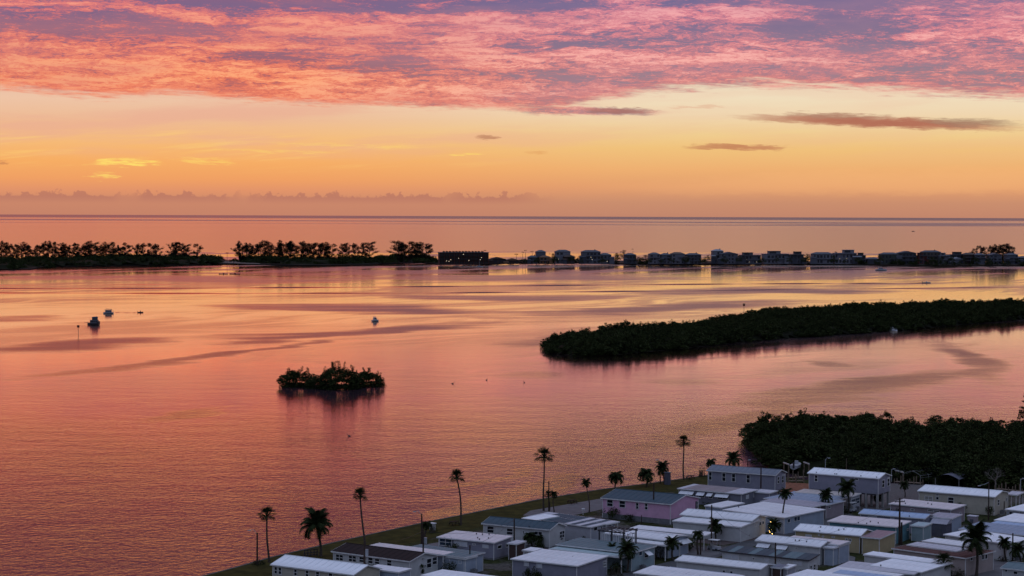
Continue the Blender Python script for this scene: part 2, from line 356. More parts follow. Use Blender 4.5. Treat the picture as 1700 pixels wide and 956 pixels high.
# ------------------------------------------------------------------ mesh building
class MB:
    def __init__(s): s.v = []; s.f = []
    def quad(s, a, b, c, d):
        i = len(s.v); s.v += [tuple(a), tuple(b), tuple(c), tuple(d)]; s.f.append((i, i + 1, i + 2, i + 3)); return s
    def tri(s, a, b, c):
        i = len(s.v); s.v += [tuple(a), tuple(b), tuple(c)]; s.f.append((i, i + 1, i + 2)); return s
    def hexa(s, b, t):
        """b, t: four bottom and four top corners, anticlockwise from above"""
        i = len(s.v); s.v += [tuple(p) for p in b] + [tuple(p) for p in t]
        s.f += [(i + 3, i + 2, i + 1, i), (i + 4, i + 5, i + 6, i + 7)]
        for k in range(4):
            l = (k + 1) % 4; s.f.append((i + k, i + l, i + 4 + l, i + 4 + k))
        return s
    def box(s, x0, x1, y0, y1, z0, z1):
        return s.hexa([(x0, y0, z0), (x1, y0, z0), (x1, y1, z0), (x0, y1, z0)], [(x0, y0, z1), (x1, y0, z1), (x1, y1, z1), (x0, y1, z1)])
    def bar(s, a, b, r, r2=None, n=6):
        a = Vector(a); b = Vector(b); r2 = r if r2 is None else r2; d = (b - a)
        if d.length < 1e-6: return s
        d.normalize(); u = d.orthogonal().normalized(); w = d.cross(u); i = len(s.v)
        for k in range(n):
            an = 2 * math.pi * k / n; o = u * math.cos(an) + w * math.sin(an); s.v.append(tuple(a + o * r)); s.v.append(tuple(b + o * r2))
        for k in range(n):
            l = (k + 1) % n; s.f.append((i + 2 * k, i + 2 * l, i + 2 * l + 1, i + 2 * k + 1))
        s.f.append(tuple(i + 2 * k for k in reversed(range(n)))); s.f.append(tuple(i + 2 * k + 1 for k in range(n)))
        return s
    def tube(s, pts, rs, n=6):
        for k in range(len(pts) - 1): s.bar(pts[k], pts[k + 1], rs[k], rs[k + 1], n)
        return s
    def mesh(s, name, m=None, smooth=False):
        me = bpy.data.meshes.new(name); me.from_pydata(s.v, [], s.f)
        for q in (m if isinstance(m, (list, tuple)) else [m]):
            if q: me.materials.append(q)
        if smooth: me.polygons.foreach_set('use_smooth', [True] * len(me.polygons))
        return me
    def build(s, name, m=None, parent=None, loc=None, smooth=False):
        return link(name, s.mesh(name, m, smooth), parent, loc)
def link(name, me, parent=None, loc=None, rot=None):
    o = bpy.data.objects.new(name, me); COL.objects.link(o)
    if parent: o.parent = parent
    if loc is not None: o.location = loc
    if rot is not None: o.rotation_euler = rot
    return o
def tag(o, label, cat, group=None, kind=None):
    o['label'] = label
    if cat: o['category'] = cat
    if group: o['group'] = group
    if kind: o['kind'] = kind
    return o
def thing(name, label, cat, loc=(0, 0, 0), rz=0., group=None):
    o = link(name, None, None, loc, (0, 0, rz)); return tag(o, label, cat, group)

# ------------------------------------------------------------------ ground of the village
def ground_mat():
    m, n = mat_new('ground_material'); g = n.new('ShaderNodeNewGeometry').outputs['Position']; p = n.new('ShaderNodeBsdfPrincipled')
    f = n.noise(g, .09, 5, .62); f2 = n.noise(g, 1.3, 4, .6)
    grass = n.mix(n.mr(f2, .3, .7), (.018, .022, .009, 1), (.045, .05, .018, 1))
    sand = n.mix(n.mr(f2, .3, .7), (.05, .045, .04, 1), (.11, .1, .09, 1))
    n.put(p.inputs['Base Color'], n.mix(n.mr(f, .42, .52), sand, grass)); p.inputs['Roughness'].default_value = .95; p.inputs['Specular IOR Level'].default_value = .03
    return finish(m, n, p.outputs[0])
def lawn_mat():
    m, n = mat_new('lawn_material'); g = n.new('ShaderNodeNewGeometry').outputs['Position']; p = n.new('ShaderNodeBsdfPrincipled')
    f = n.noise(g, .35, 6, .65); f2 = n.noise(g, 5., 3, .6)
    c = n.mix(n.mr(f, .35, .65), (.026, .026, .008, 1), (.055, .05, .014, 1)); c = n.mix(n.mul(n.mr(f2, .5, .7), .4), c, (.02, .022, .008, 1))
    n.put(p.inputs['Base Color'], c); p.inputs['Roughness'].default_value = .95; p.inputs['Specular IOR Level'].default_value = .03
    return finish(m, n, p.outputs[0])
GM = ground_mat(); LM = lawn_mat()
# shoreline from the bottom of the photograph up to the mangrove channel
SH = [G(x, y) for x, y in ((330, 958), (390, 942), (450, 925), (560, 899), (700, 868), (830, 842), (900, 828), (1000, 812), (1080, 802), (1130, 795), (1165, 790), (1215, 784), (1255, 781))]
d0 = (SH[0] - SH[3]).normalized()
SH = [SH[0] + d0 * 60] + SH
CH = [G(x, y) for x, y in ((1290, 790), (1345, 797), (1500, 806), (1620, 815), (1720, 823))]
CH.append(CH[-1] + (CH[-1] - CH[-2]).normalized() * 60)
def slab(name, pts, z0, z1, m, kind='structure'):
    mb = MB(); n = len(pts); mb.v = [(p[0], p[1], z1) for p in pts] + [(p[0], p[1], z0) for p in pts]
    # outline given clockwise or not: make it anticlockwise
    A = sum(pts[i][0] * pts[(i + 1) % n][1] - pts[(i + 1) % n][0] * pts[i][1] for i in range(n))
    top = list(range(n)) if A > 0 else list(reversed(range(n))); mb.f = [tuple(top)]
    for i in range(n):
        a, b = top[i], top[(i + 1) % n]; mb.f.append((a, a + n, b + n, b))
    o = mb.build(name, m)
    if kind: o['kind'] = kind
    return o
slab('ground', SH + CH + [Vector((CH[-1].x, 60, 0)), Vector((SH[0].x, 60, 0))], -2.5, 0, GM)
# grass verge along the water
def offset(pts, d):
    out = []
    for i, p in enumerate(pts):
        a = pts[max(i - 1, 0)]; b = pts[min(i + 1, len(pts) - 1)]; t = (b - a).normalized(); out.append(p + Vector((t.y, -t.x, 0)) * d)
    return out
LW = offset(SH, 12.0)
LW = LW[:11] + [G(1225, 803), G(1262, 803)]
slab('lawn', SH + [SH[-1] + Vector((2, -1, 0))] + list(reversed(LW)), -.02, .02, LM)
# concrete seawall cap
for i in range(len(SH) - 1):
    pass
mb = MB()
inn = offset(SH, .35); out_ = offset(SH, -.12)
for i in range(len(SH) - 1):
    a, b, c, d = out_[i], out_[i + 1], inn[i + 1], inn[i]
    mb.hexa([(q.x, q.y, -1.6) for q in (d, c, b, a)], [(q.x, q.y, .07) for q in (d, c, b, a)])
tag(mb.build('seawall', paint('seawall_concrete', (.1, .095, .085, 1), .9)), 'low dark concrete seawall between the lawn and the bay', 'seawall')
def pad(name, px, z, m): return slab(name, [G(x, y) for x, y in px], z - .05, z, m)
ASPH = paint('asphalt_grey', (.085, .085, .09, 1), .9, .2, .6, 0)
GRAVEL = paint('pale_gravel', (.1, .093, .09, 1), .95, .25, 1.5)
CONCD = paint('driveway_concrete', (.13, .125, .13, 1), .9, .15, .6)
pad('road', [(1010, 958), (1120, 930), (1215, 905), (1252, 893), (1300, 880), (1350, 866), (1410, 853), (1425, 858), (1395, 868), (1330, 884), (1255, 906), (1180, 928), (1110, 958)], .03, ASPH)
pad('path', [(868, 856), (880, 848), (1002, 827), (1003, 845), (940, 858)], .034, CONCD)
pad('driveway', [(1128, 935), (1140, 905), (1190, 912), (1195, 920)], .04, CONCD)
pad('driveway', [(1600, 935), (1640, 928), (1720, 940), (1720, 958), (1590, 958)], .04, CONCD)
pad('driveway', [(1420, 800), (1560, 806), (1530, 835), (1440, 850), (1400, 845)], .03, GRAVEL)
pad('driveway', [(1290, 800), (1345, 803), (1345, 822), (1275, 822)], .03, paint('orange_dirt', (.2, .085, .05, 1), .95, .35, 1.))
pad('parking_pad', [(1190, 885), (1250, 880), (1256, 896), (1200, 905), (1150, 900)], .045, paint('brown_pad', (.11, .085, .08, 1), .95, .2, .8))
pad('driveway', [(700, 905), (760, 895), (800, 930), (745, 945), (700, 950)], .03, CONCD)
pad('patio', [(1375, 933), (1380, 915), (1420, 925), (1418, 938)], .035, CONCD)
# ------------------------------------------------------------------ houses
PALE = (.62, .62, .6, 1)
def wallm(key, c): return paint('siding_' + key, c, .7, .08, .8, .12, lap=.22)
WALLS = {'white': wallm('white', (.5, .5, .5, 1)), 'cream': wallm('cream', (.46, .42, .34, 1)), 'yellow': wallm('yellow', (.42, .34, .2, 1)), 'pink': wallm('pink', (.62, .36, .5, 1)),
         'grey': wallm('grey', (.2, .2, .24, 1)), 'lav': wallm('lavender_grey', (.25, .245, .3, 1)), 'blue': wallm('pale_blue', (.33, .38, .46, 1)), 'teal': wallm('teal', (.1, .22, .26, 1)), 'seafoam': wallm('seafoam', (.28, .36, .38, 1)),
         'beige': wallm('beige', (.36, .3, .28, 1)), 'mauve': wallm('mauve', (.3, .25, .27, 1)), 'dgrey': wallm('dark_grey', (.1, .1, .13, 1)), 'ltgrey': wallm('light_grey', (.38, .39, .43, 1)), 'brown': wallm('brown', (.08, .05, .045, 1))}
def roofm(key, c, **k): return paint('roofing_' + key, c, k.get('r', .6), .1, .5, k.get('s', .5), objvar=k.get('o', .1))
ROOFS = {'white': roofm('white', (.72, .73, .75, 1)), 'bright': roofm('bright_white', (.82, .84, .87, 1)), 'pinkw': roofm('dusty_white', (.66, .6, .6, 1)), 'tan': roofm('tan', (.5, .45, .42, 1)), 'slate': roofm('blue_slate', (.045, .08, .105, 1), o=.12),
         'teal': roofm('teal_grey', (.12, .18, .2, 1)), 'brown': roofm('dark_brown', (.028, .019, .019, 1), r=.9), 'rust': roofm('rust_brown', (.1, .05, .045, 1), r=.85), 'bluegrey': roofm('blue_grey', (.27, .33, .42, 1)), 'blue': roofm('light_blue', (.36, .46, .62, 1)),
         'greyw': roofm('grey_white', (.5, .5, .54, 1)), 'mott': roofm('mottled_brown', (.28, .25, .26, 1), s=.5, o=.35), 'seafoam': roofm('seafoam', (.36, .46, .48, 1)), 'char': roofm('charcoal', (.16, .18, .22, 1)), 'dstripe': roofm('deep_teal_grey', (.055, .08, .1, 1), o=.5), 'lilac': roofm('lilac_grey', (.36, .35, .4, 1)), 'pinkb': roofm('pink_brown', (.3, .2, .22, 1), s=.5)}
FRAME = WHITE
_win_cache = {}
def window_mesh(w, h, kind):
    key = (round(w, 1), round(h, 1), kind)
    if key in _win_cache: return _win_cache[key]
    w, h = key[0], key[1]; t = .09; f = MB()
    f.box(-w / 2, w / 2, -.07, 0, 0, t); f.box(-w / 2, w / 2, -.07, 0, h - t, h)
    f.box(-w / 2, -w / 2 + t, -.068, 0, t, h - t); f.box(w / 2 - t, w / 2, -.068, 0, t, h - t)
    fr = f.mesh('frame', WHITE)
    ps = []
    nx = 2 if w > 1.5 else 1; ny = 2 if h > .9 else 1
    pw = (w - 2 * t) / nx; ph = (h - 2 * t) / ny
    pm = MB().box(-pw / 2 + .03, pw / 2 - .03, -.03, -.01, .03, ph - .03).mesh('pane', {'dark': GLASS, 'pale': paint('white_shutter', (.55, .56, .6, 1), .6), 'blue': glassm('blue_glass', (.03, .05, .08, 1)), 'curt': paint('drawn_curtain', (.3, .28, .25, 1), .8)}[kind])
    for i in range(nx):
        for j in range(ny): ps.append(((-w / 2 + t + pw * (i + .5)), t + ph * j))
    b = MB()
    for i in range(1, nx): b.box(-w / 2 + t + pw * i - .05, -w / 2 + t + pw * i + .05, -.06, -.005, t, h - t)
    for j in range(1, ny): b.box(-w / 2 + t, w / 2 - t, -.055, -.004, t + ph * j - .04, t + ph * j + .04)
    bm = b.mesh('muntin', WHITE) if b.v else None
    _win_cache[key] = (fr, pm, ps, bm); return _win_cache[key]
def add_window(root, face, s, z, w, h, kind='dark', frame=None):
    """face: (origin, direction along, outward normal angle) in the root's space"""
    org, rz = face
    fr, pm, ps, bm = window_mesh(w, h, kind)
    o = link('window', fr, root, (org.x + math.cos(rz) * s, org.y + math.sin(rz) * s, z), (0, 0, rz))
    for (x, zz) in ps: link('pane', pm, o, (x, 0, zz))
    if bm: link('muntin', bm, o)
    return o
def hit_plane(px, py, p0, nrm):
    d = ray(px, py); t = (p0 - CAM).dot(nrm) / d.dot(nrm); return CAM + d * t
_panel_cache = {}
def roof_panels(root, L, w, ze, h, rm, x0, y0, kind, over=.3, eave=.16, alt=None):
    """panels laid side by side across the roof; each carries its own raised seam"""
    n = max(2, int(round((L + 2 * over) / 1.25))); pw = (L + 2 * over) / n
    th = .05
    def panel(name, yA, zA, yB, zB):
        key = (round(pw, 2), round(yB - yA, 1), round(zB - zA, 2), rm.name)
        if key not in _panel_cache:
            dy = yB - yA; dz = zB - zA; a = MB()
            a.hexa([(0, 0, -th), (pw - .012, 0, -th), (pw - .012, dy, dz - th), (0, dy, dz - th)], [(0, 0, 0), (pw - .012, 0, 0), (pw - .012, dy, dz), (0, dy, dz)])
            a.hexa([(0, 0, .002), (.05, 0, .002), (.05, dy, dz + .002), (0, dy, dz + .002)], [(.012, 0, .03), (.036, 0, .03), (.036, dy, dz + .03), (.012, dy, dz + .03)])
            _panel_cache[key] = a.mesh('roof_panel', rm)
        me = _panel_cache[key]; me2 = None
        if alt: me2 = me.copy(); me2.materials[0] = ROOFS[alt[0]]
        for k in range(n): link('roof_panel', me2 if alt and k in alt[1] else me, root, (x0 - over + k * pw, y0 + yA, zA + rnd.uniform(-.006, .006)))
    if kind == 'gable':
        panel('roof_panel', -over, ze, w / 2, ze + h)
        b = MB()
        b.hexa([(-over, w / 2 + .004, h - th), (L + over, w / 2 + .004, h - th), (L + over, w + over, -th), (-over, w + over, -th)], [(-over, w / 2 + .004, h), (L + over, w / 2 + .004, h), (L + over, w + over, 0), (-over, w + over, 0)])
        b.build('roof_back', rm, root, (x0, y0, ze))
        MB().bar((-over, w / 2, h + .02), (L + over, w / 2, h + .02), .07, n=4).build('roof_ridge', rm, root, (x0, y0, ze))
    else:
        panel('roof_panel', -over, ze, w + over, ze + h)
    # fascia
    e = MB(); e.box(-over, L + over, -over - .03, -over, -eave, .03)
    if kind == 'gable':
        for sx in (-over - .03, L + over + .001):
            e.hexa([(sx, -over, -eave), (sx + .03, -over, -eave), (sx + .03, w / 2, h - eave), (sx, w / 2, h - eave)], [(sx, -over, .03), (sx + .03, -over, .03), (sx + .03, w / 2, h + .03), (sx, w / 2, h + .03)])
            e.hexa([(sx, w / 2, h - eave), (sx + .03, w / 2, h - eave), (sx + .03, w + over, -eave), (sx, w + over, -eave)], [(sx, w / 2, h + .03), (sx + .03, w / 2, h + .03), (sx + .03, w + over, .03), (sx, w + over, .03)])
    else:
        for sx in (-over - .03, L + over + .001):
            e.hexa([(sx, -over, -eave), (sx + .03, -over, -eave), (sx + .03, w + over, h - eave), (sx, w + over, h - eave)], [(sx, -over, .03), (sx + .03, -over, .03), (sx + .03, w + over, h + .03), (sx, w + over, h + .03)])
    dark = rm.name.endswith(('brown', 'deep_teal_grey'))
    e.build('fascia', WHITE if not rm.name.endswith('deep_teal_grey') else DARKM, root, (x0, y0, ze))
def fit(A, B, C=None, P=None, h=.3, ze=3., wd=None):
    gA, gB = G(*A, ze), G(*B, ze); u = gB - gA; L = u.length; u.normalize(); v = Vector((-u.y, u.x, 0))
    if wd: w = wd
    elif C: w = (G(C[0], C[1], ze) - gB).dot(v)
    else: w = 2 * (G(P[0], P[1], ze + h) - gB).dot(v)
    w = max(2.5, min(w, 13.))
    if P: h = max(.45, min(zat(gB + v * (w / 2), P[1]) - ze, 1.9))
    return gA, u, v, L, w, h
LOG = []; HOUSES = []
def house(label, A, B, C=None, P=None, h=None, ze=3.0, wall='white', roof='white', win=(), awn=(), vents=(), ext=(), skirt=None, stilts=0., zb=0., cat='mobile home', name='mobile_home', rkind=None, door=(), alt=None, posts=False, wd=None):
    rkind = rkind or ('gable' if P else 'flat'); h = h if h is not None else (.9 if P else .12)
    gA, u, v, L, w, h = fit(A, B, C, P, h, ze, wd); LOG.append((label[:40], round(L, 1), round(w, 1), round(h, 2), round(math.degrees(math.atan2(u.y, u.x)))))
    rz = math.atan2(u.y, u.x)
    over = .3
    # wall corner is inset from the eave corner
    org = gA + u * over + v * over; L -= 2 * over; w -= 2 * over
    root = thing(name, label, cat, (org.x, org.y, 0), rz)
    wm = WALLS[wall]; rm = ROOFS[roof]
    def local(p): q = p - org; return Vector((q.dot(u), q.dot(v), p.z))
    def shell(L, w, x0, y0, zb, ze, h, kind, wm):
        b = MB(); zt = ze - .06
        if kind == 'gable':
            i = 0; b.v = [(0, 0, zb), (L, 0, zb), (L, w, zb), (0, w, zb), (0, 0, zt), (L, 0, zt), (L, w, zt), (0, w, zt), (0, w / 2, zt + h), (L, w / 2, zt + h)]
            b.f = [(0, 1, 5, 4), (1, 2, 6, 9, 5), (2, 3, 7, 6), (3, 0, 4, 8, 7), (3, 2, 1, 0)]
        else:
            b.hexa([(0, 0, zb), (L, 0, zb), (L, w, zb), (0, w, zb)], [(0, 0, zt), (L, 0, zt), (L, w, zt + h), (0, w, zt + h)])
        b.build('wall', wm, root, (x0, y0, 0))
        for (x, y) in ((0, 0), (L, 0), (L, w)): MB().box(x - .05, x + .05, y - .05, y + .05, zb, zt).build('corner_board', WHITE, root, (x0, y0, 0))
    zb0 = zb
    if not posts: shell(L, w, 0, 0, zb0, ze, h, rkind, wm)
    else:
        k = max(2, int(L / 3.5))
        for i in range(k + 1):
            for y in (0, w): MB().box(-.06, .06, -.06, .06, 0, ze).build('post', WHITE, root, (L * i / k, y, 0))
    roof_panels(root, L, w, ze, h, rm, 0, 0, rkind, alt=alt)
    if skirt: MB().box(-.04, L + .04, -.04, w + .04, 0, skirt).build('skirting', paint('grey_block_skirting', (.16, .16, .17, 1), .9, .2, 1.5), root)
    if stilts:
        nx = max(3, int(L / 2.2)); pm = MB().box(-.2, .2, -.2, .2, 0, zb0).mesh('pier', paint('block_pier', (.3, .29, .28, 1), .9, .15, 1.))
        for i in range(nx + 1):
            for y in (.25, w / 2, w - .25): link('pier', pm, root, (.25 + (L - .5) * i / nx, y, 0))
        MB().box(.1, L - .1, .1, w - .1, zb0 - .25, zb0 + .02).build('floor_frame', DARKM, root)
    FF = (Vector((0, 0, 0)), 0.); RF = (Vector((L, 0, 0)), math.pi / 2)
    def place(x0, x1, y0, y1, face):
        ps = org if face == 'f' else org + u * L; nrm = -v if face == 'f' else u
        cx, cy = (x0 + x1) / 2, (y0 + y1) / 2
        a = hit_plane(x0, cy, ps, nrm); b = hit_plane(x1, cy, ps, nrm); t = hit_plane(cx, y0, ps, nrm); d = hit_plane(cx, y1, ps, nrm)
        ax = u if face == 'f' else v; s0 = (a - ps).dot(ax); s1 = (b - ps).dot(ax); lim = L if face == 'f' else w
        ww = max(.35, min(s1 - s0, 6.)); hh = max(.3, min(t.z - d.z, ze - .4 - zb0)); s = min(max((s0 + s1) / 2, ww / 2 + .1), lim - ww / 2 - .1)
        z = min(max(d.z, zb0 + .15), ze - .12 - hh)
        return s, z, ww, hh
    for q in win:
        face = q[4] if len(q) > 4 else 'f'; kind = q[5] if len(q) > 5 else 'dark'
        s, z, ww, hh = place(*q[:4], face); add_window(root, FF if face == 'f' else RF, s, z, ww, hh, kind)
    for q in door:
        s, z, ww, hh = place(*q[:4], q[4]); org_, r_ = FF if q[4] == 'f' else RF
        d = MB().box(-ww / 2, ww / 2, -.05, 0, 0, hh + .15).build('door', paint(q[5] if len(q) > 5 else 'dark_door', (.03, .03, .04, 1), .6), root, (org_.x + math.cos(r_) * s, org_.y + math.sin(r_) * s, max(zb0, z - .15)))
        d.rotation_euler.z = r_; MB().box(ww / 2 - .16, ww / 2 - .08, -.09, -.05, .95, 1.05).build('handle', STEEL, d)
    for q in awn:
        s, z, ww, hh = place(*q[:4], q[4] if len(q) > 4 else 'f'); z = min(z + hh, ze - .35); org_, r_ = FF if (len(q) < 5 or q[4] == 'f') else RF
        a = MB(); dep = 1.0; zt_ = 0; a.hexa([(-ww / 2, -dep, -.62), (ww / 2, -dep, -.62), (ww / 2, -.02, -.04), (-ww / 2, -.02, -.04)], [(-ww / 2, -dep, -.58), (ww / 2, -dep, -.58), (ww / 2, -.02, 0), (-ww / 2, -.02, 0)])
        o = a.build('awning', paint('awning_white', (.72, .73, .76, 1), .5, streak=.2), root, (org_.x + math.cos(r_) * s, org_.y + math.sin(r_) * s, z)); o.rotation_euler.z = r_
        add_window(root, FF if (len(q) < 5 or q[4] == 'f') else RF, s, z - 1.15, min(ww * .85, 3.), 1.0)
    for (x, y) in vents:
        p = local(G(x, y, ze + h * .5)); p.x = min(max(p.x, .3), L - .3); p.y = min(max(p.y, .2), w - .2)
        zz = ze + (h * min(p.y, w - p.y) / (w / 2) if rkind == 'gable' else h * p.y / w)
        vb = MB().bar((0, 0, -.1), (0, 0, .16), .08, n=6).bar((0, 0, .16), (0, 0, .26), .15, .09, n=6); vb.build('roof_vent', DARKM, root, (p.x, p.y, zz))
    for e in ext:
        k = dict(kind='flat', h=.1, ze=ze - .3, wall=wall, roof=roof, posts=False, zb=0.); k.update(e)
        gA2, u2, v2, L2, w2, k['h'] = fit(k['A'], k['B'], k.get('C'), k.get('P'), k['h'], k['ze'])
        p = local(gA2); L2 -= .4; w2 -= .4; x0, y0 = p.x + .2, p.y + .2
        if not k['posts']: shell(L2, w2, x0, y0, k['zb'], k['ze'], k['h'], k['kind'], WALLS[k['wall']])
        else:
            n_ = max(2, int(L2 / 3.2))
            for i in range(n_ + 1): MB().box(-.07, .07, -.07, .07, 0, k['ze']).build('post', WHITE, root, (x0 + .1 + (L2 - .2) * i / n_, y0 + .1, 0))
            for yy in (w2 * .5, w2 - .1): MB().box(-.07, .07, -.07, .07, 0, k['ze']).build('post', WHITE, root, (x0 + L2 - .1, y0 + yy, 0))
        roof_panels(root, L2, w2, k['ze'], k['h'], ROOFS[k['roof']], x0, y0, k['kind'], over=.2, eave=.2)
    HOUSES.append((label, org, u, v, L, w, ze, zb0))
    if not posts and not any(len(q) > 4 and q[4] == 'r' for q in list(win) + list(awn)) and w > 3.2 and not ext:
        for f_ in (.28, .68): add_window(root, RF, w * f_, zb0 + 1.0, .8, 1.0)
    return root, org, u, v, L, w
W_ = lambda *a: a

house('white metal gable roof on pale home, nearest the bottom of the seawall lawn', (448.5, 937), (587, 954.6), P=(608, 938), wd=7.2, ze=3.2, wall='cream', roof='bright', zb=.0,
      win=[(455, 461, 940, 953), (462, 468, 941, 954), (488, 493.5, 944, 956), (507, 513, 946, 958), (524, 531, 948, 960), (545, 553, 950, 962)],
      ext=[dict(A=(606, 943), B=(657, 951), C=(668, 944), ze=2.9, wall='blue', roof='white')])
house('dark brown shingled home with arched front windows behind the first white roof', (549.3, 915), (680.4, 932), P=(707.5, 917.4), wd=7.8, ze=3.1, wall='white', roof='brown', skirt=.3,
      win=[(557, 570.5, 920, 931), (578.5, 592, 922, 933), (596, 605, 924, 934), (611, 619.5, 925, 936), (622, 630.5, 926.5, 937), (642, 651, 929, 940), (708, 716, 927, 943, 'r'), (719.5, 727.5, 924, 937, 'r')],
      ext=[dict(A=(612, 905.5), B=(739, 920.5), C=(752, 916), ze=3.0, roof='pinkw', posts=True)])
house('low teal grey flat roof over pale blue side room, right of brown shingled home', (664, 911.5), (771, 925.5), C=(797, 917), ze=2.9, wall='blue', roof='teal', win=[(737, 747, 927, 936), (761, 767, 930, 936)],
      ext=[dict(A=(722, 921), B=(771, 928), C=(780, 922), ze=2.7, roof='greyw', wall='blue')])
house('grey home with dusty white low roof dotted with small dark vents', (724.7, 891.5), (820.7, 901), C=(853, 893), h=.35, ze=3.0, wall='lav', roof='pinkw', skirt=.3,
      win=[(727.5, 748, 893.6, 906, 'f', 'blue'), (753.6, 776, 898, 907, 'f', 'pale'), (784, 789.6, 902, 905), (801, 811, 904, 910, 'f', 'pale'), (825.6, 832.7, 904, 911, 'r'), (844, 851.8, 900, 907, 'r')],
      vents=[(791, 888), (793, 893), (801, 889), (812, 889), (811, 894), (796, 895)],
      ext=[dict(A=(842, 901.5), B=(858, 903), C=(867, 898), ze=2.8, roof='greyw', wall='brown')])  # brown-walled side box stands in for the dark carport shadow
house('white home with blue slate roof, a dark palm before its front wall', (799, 868.8), (913, 879.6), P=(937, 867.6), C=(949.4, 873), ze=3.5, wall='white', roof='slate', skirt=.4,
      win=[(808.5, 820.5, 873, 885), (841, 852, 876.7, 888), (867.5, 870.5, 880, 887), (886.5, 900.7, 882, 894), (936.5, 944.7, 878.5, 891, 'r')], door=[(931, 934, 882, 894, 'r')], vents=[(872, 873)])
house('home with striped teal and white solar panelled roof and pale end walls', (868, 859), (981, 875), C=(1014, 866.5), h=.3, ze=3.2, alt=('greyw', (0, 1, 8, 10, 12)), wall='ltgrey', roof='slate',
      win=[(985, 992, 874.5, 881.5, 'r'), (997, 1000, 872, 878, 'r')],
      ext=[dict(A=(905, 856), B=(1018, 868), C=(1042, 864.5), ze=3.35, roof='pinkw', posts=True), dict(A=(866, 860), B=(893, 863), C=(905, 854), ze=3.45, roof='bright', wall='white')])
r7 = house('lilac pink home with slate blue roof and grey block skirting', (997, 826.3), (1114, 837.3), P=(1148.7, 821.5), C=(1171.3, 826.8), ze=3.9, wall='pink', roof='slate', skirt=1.0, zb=.1,
      win=[(1007.5, 1018, 829, 841), (1028, 1038.5, 831, 843), (1055.5, 1060.5, 834, 845.5), (1070.5, 1075.5, 835, 846.5), (1165, 1167.5, 830, 842, 'r')], door=[(1154.5, 1158, 832, 843, 'r')],
      ext=[dict(A=(1046, 818.5), B=(1078, 821.5), C=(1086, 818), ze=4.2, roof='pinkw', wall='pink')])
house('long grey home with mottled brown flat roof and four white window awnings', (1124, 810.6), (1231.8, 820), C=(1261.4, 813.5), ze=2.9, alt=('greyw', (0, 9, 10, 11)), wall='grey', roof='mott',
      awn=[(1130, 1153, 813, 819), (1158.6, 1171, 815.5, 821), (1175.5, 1184, 816.5, 822), (1189, 1211, 818, 825)], win=[(1238, 1243, 821, 828, 'r', 'pale'), (1251, 1256, 818, 825, 'r', 'pale')],
      ext=[dict(A=(1249, 816), B=(1278, 818.5), C=(1287, 814.5), ze=2.7, roof='greyw', wall='lav')])
house('bluish grey home with grey roof and four tall white framed windows at the shore', (1172.5, 780.6), (1288, 789), P=(1300.5, 779.6), C=(1312, 784.2), ze=4.6, wall='lav', roof='char', zb=1.3, stilts=1,
      win=[(1174.8, 1180.8, 782.5, 797), (1198.8, 1205, 784.5, 799), (1214.8, 1221.2, 786, 800), (1239, 1245.6, 788, 802), (1290.5, 1293.7, 791, 803, 'r'), (1297.5, 1301, 789, 802, 'r'), (1302.5, 1308, 786, 788.5, 'r')])
house('grey stilt home with white roof standing high on concrete block piers', (1340, 785), (1459.5, 794.5), P=(1472.5, 785.3), C=(1485.7, 789.4), ze=6.1, wall='lav', roof='bright', zb=2.9, stilts=1,
      win=[(1352, 1358, 788, 799.5), (1409.2, 1416, 795.7, 805), (1418, 1425.7, 793.6, 797.4), (1464, 1468, 796, 809.5, 'r'), (1473, 1476.5, 793, 807, 'r'), (1477, 1481, 791, 793.5, 'r')], door=[(1396, 1402, 794, 806, 'f')],
      vents=[(1357, 779), (1351, 783.5), (1391.5, 782.5), (1385.5, 786), (1375, 787.5), (1416.5, 783.5), (1428, 783.5), (1435.5, 785), (1428.5, 788.5), (1459.5, 787), (1453, 791)])
house('long low home with tan flat roof and a wide window bay at its right end', (1319, 817), (1414.4, 824.5), C=(1435, 820), ze=3.0, wall='ltgrey', roof='tan', win=[(1418, 1432, 825, 836, 'r', 'blue')],
      ext=[dict(A=(1298, 822), B=(1395, 829.5), C=(1412, 823), ze=2.8, roof='bluegrey', wall='beige')])
house('mauve walled home under a low blue grey patio roof, left of the thin palm', (1267, 827), (1372, 838.5), C=(1392, 831), ze=2.7, wall='mauve', roof='bluegrey', win=[(1375, 1379, 840, 844, 'r')],
      ext=[dict(A=(1262, 832), B=(1350, 841.5), C=(1366, 834.5), ze=2.8, roof='lilac', posts=True)])
house('broad white roofed home with blue carport end and tall palm before it', (1199, 846), (1302.4, 859.4), C=(1342, 844), h=.25, ze=3.1, wall='blue', roof='white', win=[(1307, 1312, 861, 868, 'r', 'blue'), (1318, 1328, 857, 865, 'r', 'blue')],
      ext=[dict(A=(1169, 839), B=(1198, 842.5), C=(1219, 834), ze=3.2, roof='white', wall='blue', h=.2)], vents=[(1193, 837.5)])
house('white home with front gable porch, shutters and a stepped white roof', (1128, 854), (1248.7, 864.8), P=(1264.5, 854.8), wd=6.5, ze=3.3, wall='white', roof='white',
      win=[(1252, 1256, 868, 874.5, 'r'), (1260, 1263.5, 866, 873, 'r'), (1265, 1268, 864.5, 871, 'r')],
      ext=[dict(A=(1116, 864.3), B=(1228, 875.3), C=(1249, 865), ze=2.8, roof='white', wall='white', h=.35)])
house('narrow white carport roof strip on posts behind the larger double white roof', (1045, 876.8), (1170, 889), C=(1180, 884), ze=2.7, roof='white', posts=True, cat='carport', name='carport')
house('double white roofed home with blue gable end and striped awning', (1002, 885), (1110, 897.4), P=(1135, 889), wd=7, ze=3.1, wall='blue', roof='white', awn=[(1140, 1155, 892, 897, 'r')], vents=[(1034, 880)],
      ext=[dict(A=(1034, 897.3), B=(1104, 906), C=(1113, 897.5), ze=2.7, roof='white', posts=True)])
